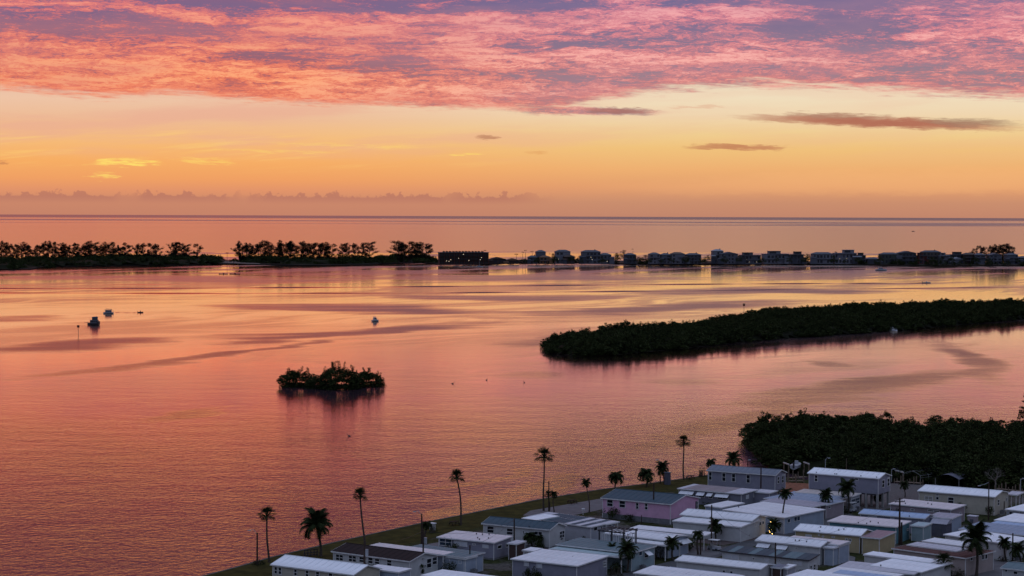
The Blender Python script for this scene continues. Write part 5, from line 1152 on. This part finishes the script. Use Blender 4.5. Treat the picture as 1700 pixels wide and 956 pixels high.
boat('low dark skiff in the shallows below the small beach, left one', 371, 455, 8.5, 2.2, .5, .05, 'skiff', HULLD); boat('low dark skiff in the shallows below the small beach, right one', 390, 455, 10., 2.4, .6, .02, 'skiff', HULLD)
boat('distant fishing boat far out on the open gulf', 1516, 384.5, 14., 4., 1.5, .1, 'yacht', HULLD)
def marker(lab, x, yt, yb, nest=False):
    b = G(x, yb, -.6); z = zat(b, yt); r = thing('channel_marker', lab, 'channel marker', (b.x, b.y, -.6)); MB().bar((0, 0, -1), (0, 0, z + .2), .13, .11, 6).build('pile', WOOD, r)
    MB().box(-.6, .6, -.16, -.1, z - .5, z + .7).build('board', paint('marker_red', (.12, .03, .025, 1), .7), r); MB().bar((0, 0, z + .2), (0, 0, z + .5), .12).build('light', DARKM, r)
    if nest:
        n_ = MB(); rg = random.Random(3)
        for i in range(40): a = rg.uniform(0, 6.28); n_.bar((math.cos(a) * .8, math.sin(a) * .8, z + .6 + rg.uniform(0, .4)), (math.cos(a + 1.5) * .8, math.sin(a + 1.5) * .8, z + .6 + rg.uniform(0, .5)), .03, n=3)
        n_.build('nest', WOOD, r)
marker('single channel marker post left of the houseboats', 130, 540, 556); marker('channel marker with a nest standing behind the long mangrove island', 1235, 505, 524, True)
# shack on the mangrove island
sk = G(1663, 527, -.5); r = thing('stilt_shack', 'small wooden stilt shack in the long mangrove island near the right edge', 'shack', (sk.x, sk.y, -.5), -.2); kk = mpp(sk)
for x in (-2.4, 0, 2.4):
    for y in (-2, 2): MB().bar((x, y, -.5), (x, y, 4.4), .12).build('post', WOOD, r)
for z in (1.2, 2.8): MB().box(-2.6, 2.6, -2.1, 2.1, z, z + .16).build('deck', paint('pale_deck', (.2, .15, .11, 1), .8), r)
MB().box(-2.8, 2.8, -2.4, 2.4, 4.4, 4.55).build('roof', paint('tin_roof', (.2, .18, .16, 1), .6), r); MB().box(-2.3, 2.3, .5, 1.9, 1.36, 2.8).build('wall', WOOD, r)
for i, (x, y) in enumerate(((752, 637), (808, 631), (870, 635), (579, 724))):
    b = G(x, y, -.6); mb = MB(); mb.bar((-.35, 0, .1), (.2, 0, .2), .16, .13, 6); mb.bar((.2, 0, .2), (.38, 0, .62), .07, .05, 5); mb.bar((.36, 0, .62), (.62, 0, .6), .06, .02, 5); mb.bar((-.35, 0, .1), (-.6, 0, .05), .1, .03, 5)
    o = mb.build('water_bird', DARKM, None, b); o.rotation_euler.z = i; tag(o, ('dark water bird afloat right of the islet, nearest to it', 'dark water bird afloat second right of the islet', 'dark water bird afloat farthest right of the islet', 'lone dark water bird afloat below the islet')[i], 'bird', 'water birds')
# wakes: long low swells
def wake(lab, pts, w, h):
    P = [G(x, y, -.6) for x, y in pts]; mb = MB(); n = []
    fine = []
    for a, b in zip(P, P[1:]):
        for i in range(12): fine.append(a.lerp(b, i / 12))
    fine.append(P[-1])
    for i, p in enumerate(fine):
        ww = w * (.8 + .3 * math.sin(i * 1.3)); hh = h * (.75 + .35 * math.sin(i * .7 + 1))
        for (dy, z) in ((-ww, -.02), (-ww * .5, hh * .55), (0, hh), (ww * .5, hh * .55), (ww, -.02)): mb.v.append((p.x, p.y + dy, -.6 + z))
    for i in range(len(fine) - 1):
        for k in range(4): a = i * 5 + k; mb.f.append((a, a + 5, a + 6, a + 1))
    o = mb.build('wake', WM, None, smooth=True); tag(o, lab, None, kind='structure')
wake('long', [(-40, 479), (300, 478.5), (620, 476.5), (900, 474), (1200, 471.5), (1400, 470.5), (1532, 470)], 6, .6)
wake('long', [(-40, 486), (350, 487), (700, 486.5), (1000, 484), (1300, 481), (1750, 476)], 6, .5)
wake('long', [(-40, 474), (300, 472), (700, 467), (1000, 465)], 7, .22)
wake('skiff', [(192, 519), (215, 519.3), (229, 519.3)], 1.6, .16)

# ------------------------------------------------------------------ poles and lamps
def upole(lab, x, yt, yb, cross=False, lamp=None, box=False, r0=.15, name='utility_pole', cat='utility pole', m=POLEW, pale=False):
    b = G(x, yb); z = zat(b, yt); k = mpp(b); r = thing(name, lab, cat, (b.x, b.y, 0), 0, 'poles and street lamps'); MB().bar((0, 0, 0), (0, 0, z), r0, r0 * .75, 8).build('pole', m, r)
    if cross:
        MB().box(-.9, .9, -.06, .06, z - .7, z - .55).build('crossarm', m, r)
        for x_ in (-.8, .4, .8): MB().bar((x_, 0, z - .55), (x_, 0, z - .3), .07).build('insulator', STEEL, r)
    if box: MB().bar((.35, 0, z - 2.4), (.35, 0, z - 1.4), .26, n=8).build('transformer', STEEL, r)
    if lamp:
        dx, dy = lamp; e = Vector((dx * k, 0, z + dy * k)); mid = Vector((dx * k * .5, 0, z + dy * k * .9 + .12))
        MB().tube([(0, 0, z - .3), mid, e], [.05, .045, .04], 5).build('arm', STEEL, r); MB().hexa([(e.x - .4, -.13, e.z - .14), (e.x + .15, -.13, e.z - .1), (e.x + .15, .13, e.z - .1), (e.x - .4, .13, e.z - .14)], [(e.x - .35, -.09, e.z), (e.x + .15, -.09, e.z + .05), (e.x + .15, .09, e.z + .05), (e.x - .35, .09, e.z)]).build('lamp_head', STEEL, r)
    return r
upole('street lamp with arm to the left on the lawn beside the leftmost palm', 427, 884, 938, lamp=(-12, 4), r0=.16, name='street_lamp', cat='street lamp')
upole('dark thick utility pole in front of the very tall thin palm', 605, 897, 972, box=True, r0=.2)
upole('tall street lamp with arm to the left above the lawn', 700, 853, 905, lamp=(-11, 4), r0=.16, name='street_lamp', cat='street lamp')
upole('utility pole just right of the tall street lamp, before brown roof', 702.5, 878, 950, box=True, r0=.15)
upole('short dark pole before the pale blue side room', 780, 905, 950, r0=.13)
upole('utility pole before the blue slate roofed white home', 853.5, 861, 920)
upole('bare pole beside the tallest lawn palm', 911, 799, 850, r0=.13)
upole('tall dark pole in front of the pink home', 1085, 802, 866, r0=.17)
upole('short post on the grass in front of the pink home skirting', 1065, 855, 870, r0=.1)
upole('shore street lamp behind the pink home', 1096, 766, 803, lamp=(-5, 3), r0=.13, name='street_lamp', cat='street lamp')
upole('utility pole before the white porch home, beside a palm', 1181, 838, 912, r0=.14)
upole('lamp on a wooden pole behind the slatted pergola', 1042, 886, 925, lamp=(10, 1), r0=.14, name='street_lamp', cat='street lamp')
cl = upole('curved dark lamp post on the driveway between white roofs', 1163, 893, 921, lamp=(-8, -2), r0=.14, name='street_lamp', cat='street lamp')
upole('dark pole before the grey home with four tall windows', 1263, 776, 832, r0=.17)
upole('slim dark pole at the right end of the grey windowed home', 1299, 790, 815, r0=.1)
upole('utility pole before the dark teal ribbed roof', 1287, 901, 962, r0=.15)
upole('slanted dark pole at the right end of the ribbed roof home', 1350.5, 929, 953, r0=.15)
upole('double utility pole, taller one, with crossarm, beside yellow home', 1493, 827, 905, cross=True, r0=.2)
upole('double utility pole, shorter one, beside yellow home', 1496.5, 867, 905, r0=.2)
upole('dark pole against the yellow home brown roof end', 1468, 888, 912, r0=.17)
upole('dark pole before the blue rear annexe', 1575, 855, 881, r0=.15)
upole('leaning utility pole with lamp arm before the cream home', 1641, 798, 864, lamp=(-15, -8), r0=.14, name='street_lamp', cat='street lamp')
upole('dark pole beside the bicycle porch, right edge', 1681, 885, 931, r0=.15)
upole('short pole tip at the bottom edge left of the curved lamp', 1061, 945, 966, r0=.17)
upole('short pole behind the roof of the grey windowed home', 1241, 764, 786, lamp=(4, 1), r0=.1, name='street_lamp', cat='street lamp')
upole('street lamp before the near mangroves above the stilt home', 1370, 762, 792, lamp=(7, 2), r0=.09, name='street_lamp', cat='street lamp', m=STEEL)
upole('thin bare pole before the near mangroves above the stilt home', 1405, 761, 792, r0=.08, m=WOOD)
upole('street lamp right of the stilt home before the mangroves', 1480, 779, 800, lamp=(5, 1), r0=.08, name='street_lamp', cat='street lamp', m=STEEL)
upole('street lamp at the right edge behind the cream home carport', 1694, 795, 826, lamp=(6, 1), r0=.1, name='street_lamp', cat='street lamp', m=STEEL)
upole('dark pole at the corner of the cream home', 1658, 822, 850, r0=.12); upole('second dark pole right of the cream home corner', 1667, 832, 852, r0=.12)
def wire(lab, a, b, sag):
    cu = MB(); P = [a.lerp(b, i / 14) - Vector((0, 0, sag * 4 * (i / 14) * (1 - i / 14))) for i in range(15)]; cu.tube(P, [.022] * 15, 3); o = cu.build('power_line', DARKM); tag(o, lab, 'cable', 'power lines')
def ptop(x, yt, yb, d=.3): b = G(x, yb); return Vector((b.x, b.y, zat(b, yt) - d))
A_ = ptop(605, 897, 972); B_ = ptop(702.5, 878, 950); C_ = ptop(853.5, 861, 920); D_ = ptop(1181, 838, 912); E_ = ptop(1287, 901, 962); F_ = ptop(1493, 827, 905); H_ = ptop(780, 905, 950)
wire('power line from the thick pole to the pole before the brown roof', A_, B_, .8); wire('power line from the brown roof pole to the slate roof pole', B_, C_, 1.2); wire('power line from the slate roof pole down to the short dark pole', C_, H_, .5)
wire('power line from the ribbed roof pole to the porch home pole', E_, D_, 1.2); wire('power line from the ribbed roof pole to the double pole', E_, F_, 1.4)

# ------------------------------------------------------------------ things on the lawn and between the homes
DKW = paint('dark_wood', (.02, .016, .014, 1), .9, .2, 3.)
def picnic(lab, x, y, rz):
    b = G(x, y); r = thing('picnic_table', lab, 'picnic table', (b.x, b.y, 0), rz, 'picnic tables along the seawall')
    for i in range(4): MB().box(-.95, .95, -.38 + i * .2, -.2 + i * .2, .72, .77).build('plank', DKW, r)
    for s in (-1, 1): MB().box(-.95, .95, s * .72 - .13, s * .72 + .13, .42, .47).build('seat', DKW, r)
    for x_ in (-.7, .7):
        MB().bar((x_, -.7, 0), (x_, -.25, .72), .06).bar((x_, .7, 0), (x_, .25, .72), .06).bar((x_, -.75, .38), (x_, .75, .38), .05).build('leg', DKW, r)
picnic('dark picnic table on the lawn by the palm at the bright patch', 754, 872, .6); picnic('dark picnic table on the lawn left of the pink home', 950, 836, .6); picnic('dark picnic table on the lawn near the tall shore palm', 1146, 795, .6)
b = G(516, 924); r = thing('lawn_fence', 'dark openwork fence on the lawn behind the first white roof', 'fence', (b.x, b.y, 0), .62)
for i in range(5): MB().box(-1.3 + i * .62, -1.18 + i * .62, -.06, .06, 0, 1.25).build('post', DARKM, r)
for z in (.25, .65, 1.1): MB().box(-1.4, 1.4, -.07, -.062 + .05, z, z + .16).build('rail', DARKM, r)
def kiosk(lab, x, y, w, d, h, m, rf, rz=-.6, name='shed', cat='shed', kind='flat'):
    b = G(x, y); r = thing(name, lab, cat, (b.x, b.y, 0), rz); MB().box(0, w, 0, d, 0, h).build('wall', m, r)
    if kind == 'flat': MB().box(-.12, w + .12, -.12, d + .12, h, h + .14).build('roof', rf, r)
    else: MB().hexa([(-.15, -.15, h), (w + .15, -.15, h), (w + .15, d + .15, h), (-.15, d + .15, h)], [(-.15, d / 2 - .02, h + .7), (w + .15, d / 2 - .02, h + .7), (w + .15, d / 2 + .02, h + .7), (-.15, d / 2 + .02, h + .7)]).build('roof', rf, r)
    MB().box(w * .3, w * .7, -.05, -.003, .05, h * .82).build('door', paint('shed_door', (.1, .1, .12, 1), .7), r)
    return r
kiosk('small dark topped grey shed against the pink home front wall', 1086, 867.5, 1.5, .9, 2.3, WALLS['lav'], ROOFS['char'])
kiosk('small grey booth on the shore lawn beside the lamp', 1103, 804.5, 1.0, 1.0, 2.6, WALLS['dgrey'], ROOFS['char'])
kiosk('dark gabled shed between teal annexe and lavender annexe', 1545, 889, 3.0, 2.6, 2.3, WALLS['dgrey'], ROOFS['lilac'], kind='gable')
kiosk('white utility box on a stand by the double pole on the lawn edge', 713, 880, .9, .7, 1.2, WALLS['white'], ROOFS['white'])
kiosk('grey air conditioner beside the blue annexe wall', 1371, 931, 1.4, .9, .95, WALLS['grey'], ROOFS['lilac'], name='air_conditioner', cat='air conditioner')
kiosk('stack of pale lockers behind the lavender annexe', 1606, 880, 1.6, 1.2, 2.6, WALLS['mauve'], ROOFS['greyw'])
# mailbox, bicycle
b = G(968, 855); r = thing('mailbox', 'white mailbox on a post beside the path to the pink home', 'mailbox', (b.x, b.y, 0), .3); MB().bar((0, 0, 0), (0, 0, .95), .05).build('post', WHITE, r); mb = MB(); mb.box(-.3, .3, -.15, .15, .95, 1.18); mb.bar((-.3, 0, 1.18), (.3, 0, 1.18), .15, n=8); mb.build('box', WHITE, r)
def ring(mb, c, R, rr, n=14):
    for i in range(n): a, e = 6.2832 * i / n, 6.2832 * (i + 1) / n; mb.bar(Vector(c) + Vector((math.cos(a) * R, 0, math.sin(a) * R)), Vector(c) + Vector((math.cos(e) * R, 0, math.sin(e) * R)), rr, n=4)
    return mb
def bicycle(lab, x, y, rz):
    b = G(x, y); r = thing('bicycle', lab, 'bicycle', (b.x, b.y, 0), rz)
    for x_ in (-.52, .52): ring(MB(), (x_, 0, .34), .33, .03).build('wheel', DARKM, r)
    MB().bar((-.52, 0, .34), (-.1, 0, .3), .025).bar((-.1, 0, .3), (.38, 0, .78), .025).bar((-.18, 0, .85), (-.1, 0, .3), .025).bar((-.16, 0, .78), (.38, 0, .8), .025).bar((.36, 0, .95), (.52, 0, .34), .025).build('frame', DARKM, r)
    MB().box(-.32, -.06, -.09, .09, .86, .92).build('saddle', DARKM, r); MB().bar((.34, -.28, 1.0), (.34, .28, 1.0), .02).build('handlebar', STEEL, r)
bicycle('dark bicycle parked at the left corner of the pink home', 995, 856, -.6); bicycle('dark bicycle under the porch of the white roofed home', 1672, 929, -.5)
# slatted pergola deck on the white roof
zr = 3.15; a = G(995, 897, zr); r = thing('pergola', 'dark framed pergola with white slats beside the double white roof', 'pergola', (a.x, a.y, 0), -.58)
Wp = (G(1036, 901, zr) - a).length
for i in range(15): MB().box(Wp * i / 14 - .05, Wp * i / 14 + .05, -.04, .04, 2.2, 4.5 + (.2 if i % 3 == 0 else 0)).build('slat', WHITE, r)
for i in range(5): MB().box(Wp + .02, Wp + .1, .8 * i + .4, .8 * i + .5, 2.2, 4.5).build('slat', WHITE, r)
for x in (0, Wp / 2, Wp):
    for y in (0, 4.2): MB().box(x - .1, x + .1, y - .1, y + .1, 0, 4.7).build('post', DARKM, r)
for y in (0, 4.2): MB().box(-.3, Wp + .3, y - .09, y + .09, 4.7, 4.9).build('beam', DARKM, r)
for i in range(7): MB().box(Wp * i / 6 - .05, Wp * i / 6 + .05, -.5, 4.7, 4.9, 5.05).build('rafter', DARKM, r)
# white shutter screen at porch home
b = G(1189.5, 893); e = G(1226, 897); u2 = (e - b).normalized(); Ls = (e - b).length; r = thing('screen_fence', 'white louvred screen on four posts in front of the porch home', 'fence', (b.x, b.y, 0), math.atan2(u2.y, u2.x))
for i in range(4): MB().box(Ls * i / 3 - .08, Ls * i / 3 + .08, -.08, .08, 0, 2.4).build('post', WHITE, r)
for z in range(7): MB().box(.1, Ls - .1, -.03, .03, .75 + z * .2, .92 + z * .2).build('slat', WHITE, r)
# golf cart and cars
def cart(lab, x, y, rz):
    b = G(x, y); r = thing('golf_cart', lab, 'golf cart', (b.x, b.y, 0), rz)
    MB().hexa([(-1.1, -.55, .3), (1.1, -.55, .3), (1.1, .55, .3), (-1.1, .55, .3)], [(-1.1, -.55, .75), (1.0, -.5, .8), (1.0, .5, .8), (-1.1, .55, .75)]).build('body', HULLW, r); MB().box(-.5, .2, -.5, .5, .76, .95).box(-.6, -.45, -.5, .5, .95, 1.4).build('seat', CONC, r)
    MB().box(-1.0, .9, -.6, .6, 1.85, 1.93).build('canopy', WHITE, r)
    for x_ in (-.95, .8):
        for s in (-1, 1): MB().bar((x_, s * .52, .7), (x_, s * .52, 1.85), .03).build('post', STEEL, r); MB().bar((x_ * .8, s * .5, .25), (x_ * .8, s * .62, .25), .25, n=10).build('wheel', DARKM, r)
cart('white golf cart at the driveway left of the ribbed roof home', 1186, 914, -.6); cart('white golf cart below the window bay beside a coconut palm', 1414, 850, .9)
def car(lab, x, y, rz, col):
    b = G(x, y); r = thing('parked_car', lab, 'car', (b.x, b.y, 0), rz); m = paint('car_paint_' + lab.split()[0], col, .3, .03)
    mb = MB(); prof = [(-2.2, .35), (-2.25, .8), (-1.6, 1.0), (-1.1, 1.42), (.5, 1.45), (1.15, 1.0), (2.1, .85), (2.25, .4)]; n = len(prof)
    for y_ in (-.85, .85):
        for (x_, z_) in prof: mb.v.append((x_, y_ * (.8 if z_ > 1.2 else 1), z_))
    mb.f = [tuple(range(n)), tuple(reversed(range(n, 2 * n)))] + [(i + n, (i + 1) % n + n, (i + 1) % n, i) for i in range(n)]
    mb.build('body', m, r)
    for s in (-1, 1): MB().hexa([(-1.4, s * .84 - .02, 1.0), (.95, s * .84 - .02, 1.0), (.95, s * .84 + .02, 1.0), (-1.4, s * .84 + .02, 1.0)], [(-1.0, s * .72 - .02, 1.36), (.45, s * .72 - .02, 1.36), (.45, s * .72 + .02, 1.36), (-1.0, s * .72 + .02, 1.36)]).build('window', GLASS, r)
    for x_ in (-1.4, 1.35):
        for s in (-1, 1): MB().bar((x_, s * .7, .33), (x_, s * .9, .33), .33, n=12).build('wheel', DARKM, r)
car('silver car parked under the end of the blue grey carport', 1604, 891, .9, (.3, .3, .32, 1)); car('dark car in the shade right of the wooden deck crate', 1640, 846, .9, (.04, .04, .05, 1))
# wooden deck crate
b = G(1588, 843); r = thing('wooden_deck', 'raised brown plank deck enclosure in front of the cream home', 'deck', (b.x, b.y, 0), -.6)
RW = paint('red_brown_wood', (.15, .065, .045, 1), .85, .25, 3.)
for i in range(22): MB().box(i * .21, i * .21 + .19, -.03, .03, 1.0, 2.7).build('plank', RW, r); 
for i in range(14): MB().box(4.62, 4.68, i * .21, i * .21 + .19, 1.0, 2.7).build('plank', RW, r)
for x in (0, 1.5, 3.1, 4.6):
    for y in (0.06, 2.9): MB().box(x - .08, x + .08, y, y + .16, 0, 2.8).build('post', RW, r)
MB().box(-.1, 4.7, .05, 3.0, 1.2, 1.3).build('floor', RW, r)
# docks and lifts in the channel
def dock(lab, x0, y0, x1, y1, w, n):
    a, e = G(x0, y0, .2), G(x1, y1, .2); u = (e - a); L = u.length; u.normalize(); r = thing('dock', lab, 'dock', (a.x, a.y, 0), math.atan2(u.y, u.x)); k = int(L / .5)
    for i in range(k): MB().box(L * i / k, L * (i + .9) / k, -w / 2, w / 2, .3, .36).build('plank', WOOD, r)
    for i in range(n):
        for s in (-1, 1): MB().bar((L * i / max(n - 1, 1), s * (w / 2 + .12), -2.5), (L * i / max(n - 1, 1), s * (w / 2 + .12), 1.0 + (i % 2) * .7), .13, .12, 6).build('pile', WOOD, r)
dock('wooden dock between the grey home and the stilt home', 1312, 794, 1338, 792, 1.6, 4); dock('second plank walkway below the wooden dock', 1308, 799, 1334, 799, 1.0, 3); dock('dock with piles right of the stilt home', 1487, 800, 1530, 803, 1.5, 5); dock('dock with pale piles at the right edge behind the cream home', 1655, 812, 1712, 818, 1.5, 6)
def lift(lab, x, y, w, h, rz):
    b = G(x, y, -.6); r = thing('boat_lift', lab, 'boat lift', (b.x, b.y, -.6), rz, 'boat lifts in the channel')
    for sx in (-1, 1):
        for sy in (-1, 1): MB().bar((sx * w, sy * 1.6, -1), (sx * w, sy * 1.6, h), .14, n=6).build('pile', WOOD, r)
        MB().box(sx * w - .1, sx * w + .1, -1.9, 1.9, h, h + .25).build('beam', paint('pale_beam', (.4, .4, .38, 1), .6), r)
    return r
lift('boat lift with tall pale piles left of the stilt home', 1322, 792, 2.4, 3.0, .2); lift('boat lift just right of the stilt home', 1508, 800, 2.2, 2.3, .3)
bw = boat('white centre console boat hanging on the lift left of the stilt home', 1322, 790, 5.4, 2.0, .9, 1.2, 'skiff', HULLW); bw.location.z = 1.2
bw = boat('white covered boat on the lift right of the stilt home', 1505, 797, 5.2, 2.0, .9, .4, 'skiff', HULLW); bw.location.z = .8
# arched frame canopy
a = G(1528, 801, 0); e = G(1574, 794, 0); u = (e - a); Lc = min(u.length, 14); r = thing('canopy_frame', 'bare arched metal boat canopy frame above the dock', 'canopy', (a.x, a.y, 0), math.atan2(u.y, u.x)); ALU = paint('aluminium', (.14, .145, .14, 1), .5)
def arch(y0, w, h, z, n=8): return [Vector((0, y0 + w * i / n, z + h * math.sin(math.pi * i / n))) for i in range(n + 1)]
for k in range(8):
    P = [p + Vector((Lc * k / 7, 0, 0)) for p in arch(0, 4.5, .8, 1.5)]; MB().tube(P, [.07] * 9, 4).build('rib', ALU, r)
for y in (0, 2.25, 4.5): z_ = 1.5 + (.8 if y == 2.25 else 0); MB().bar((0, y, z_), (Lc, y, z_), .07, n=4).build('rail', ALU, r)
MB().bar((0, 0, 1.0), (Lc, 0, 1.0), .06, n=4).build('rail', ALU, r)
for k in (0, 2, 5, 7):
    for y in (0, 4.5): MB().bar((Lc * k / 7, y, -1), (Lc * k / 7, y, 1.5), .1, n=5).build('post', ALU, r)
# rounded canopy
a = G(1592, 806, 0); e = G(1620, 797.5, 0); u = (e - a); Lc = min(u.length, 12); r = thing('boat_canopy', 'rounded lilac grey boat canopy before the mangroves', 'canopy', (a.x, a.y, 0), math.atan2(u.y, u.x)); mb = MB(); P = arch(0, 5.5, .9, 1.3)
for k in range(8): mb.quad(P[k], P[k] + Vector((Lc, 0, 0)), P[k + 1] + Vector((Lc, 0, 0)), P[k + 1]); mb.quad(P[k + 1] - Vector((0, 0, .08)), P[k + 1] + Vector((Lc, 0, -.08)), P[k] + Vector((Lc, 0, -.08)), P[k] - Vector((0, 0, .08)))
mb.build('cover', paint('lilac_canvas', (.12, .12, .15, 1), .7), r)
for x in (0.1, Lc / 2, Lc - .1):
    for y in (.05, 5.4): MB().bar((x, y, -1), (x, y, 1.3), .1, n=5).build('post', ALU, r)
# string lights
for (lab, x, y, n_, col, h) in (('cluster of warm yellow fairy lights on a bush beside the gable porch', 1281, 890, 14, (1, .62, .15, 1), 2.6), ('few white fairy lights in the shrub by the blue gable carport', 1097, 918, 7, (1, .9, .7, 1), 3.0)):
    b = G(x, y); r = thing('string_lights', lab, 'string lights', (b.x, b.y, 0)); rg = random.Random(n_); P = []; bm_ = MB().box(-.045, .045, -.045, .045, -.045, .045).mesh('bulb', emit('bulb_%d' % n_, col, 9.))
    for i in range(n_): P.append(Vector((.35 * math.sin(i * 1.9) + rg.gauss(0, .1), .2 * math.cos(i * 1.9), .4 + h * i / n_)))
    MB().tube(P, [.012] * n_, 3).build('cable', DARKM, r)
    for p in P: link('bulb', bm_, r, p)
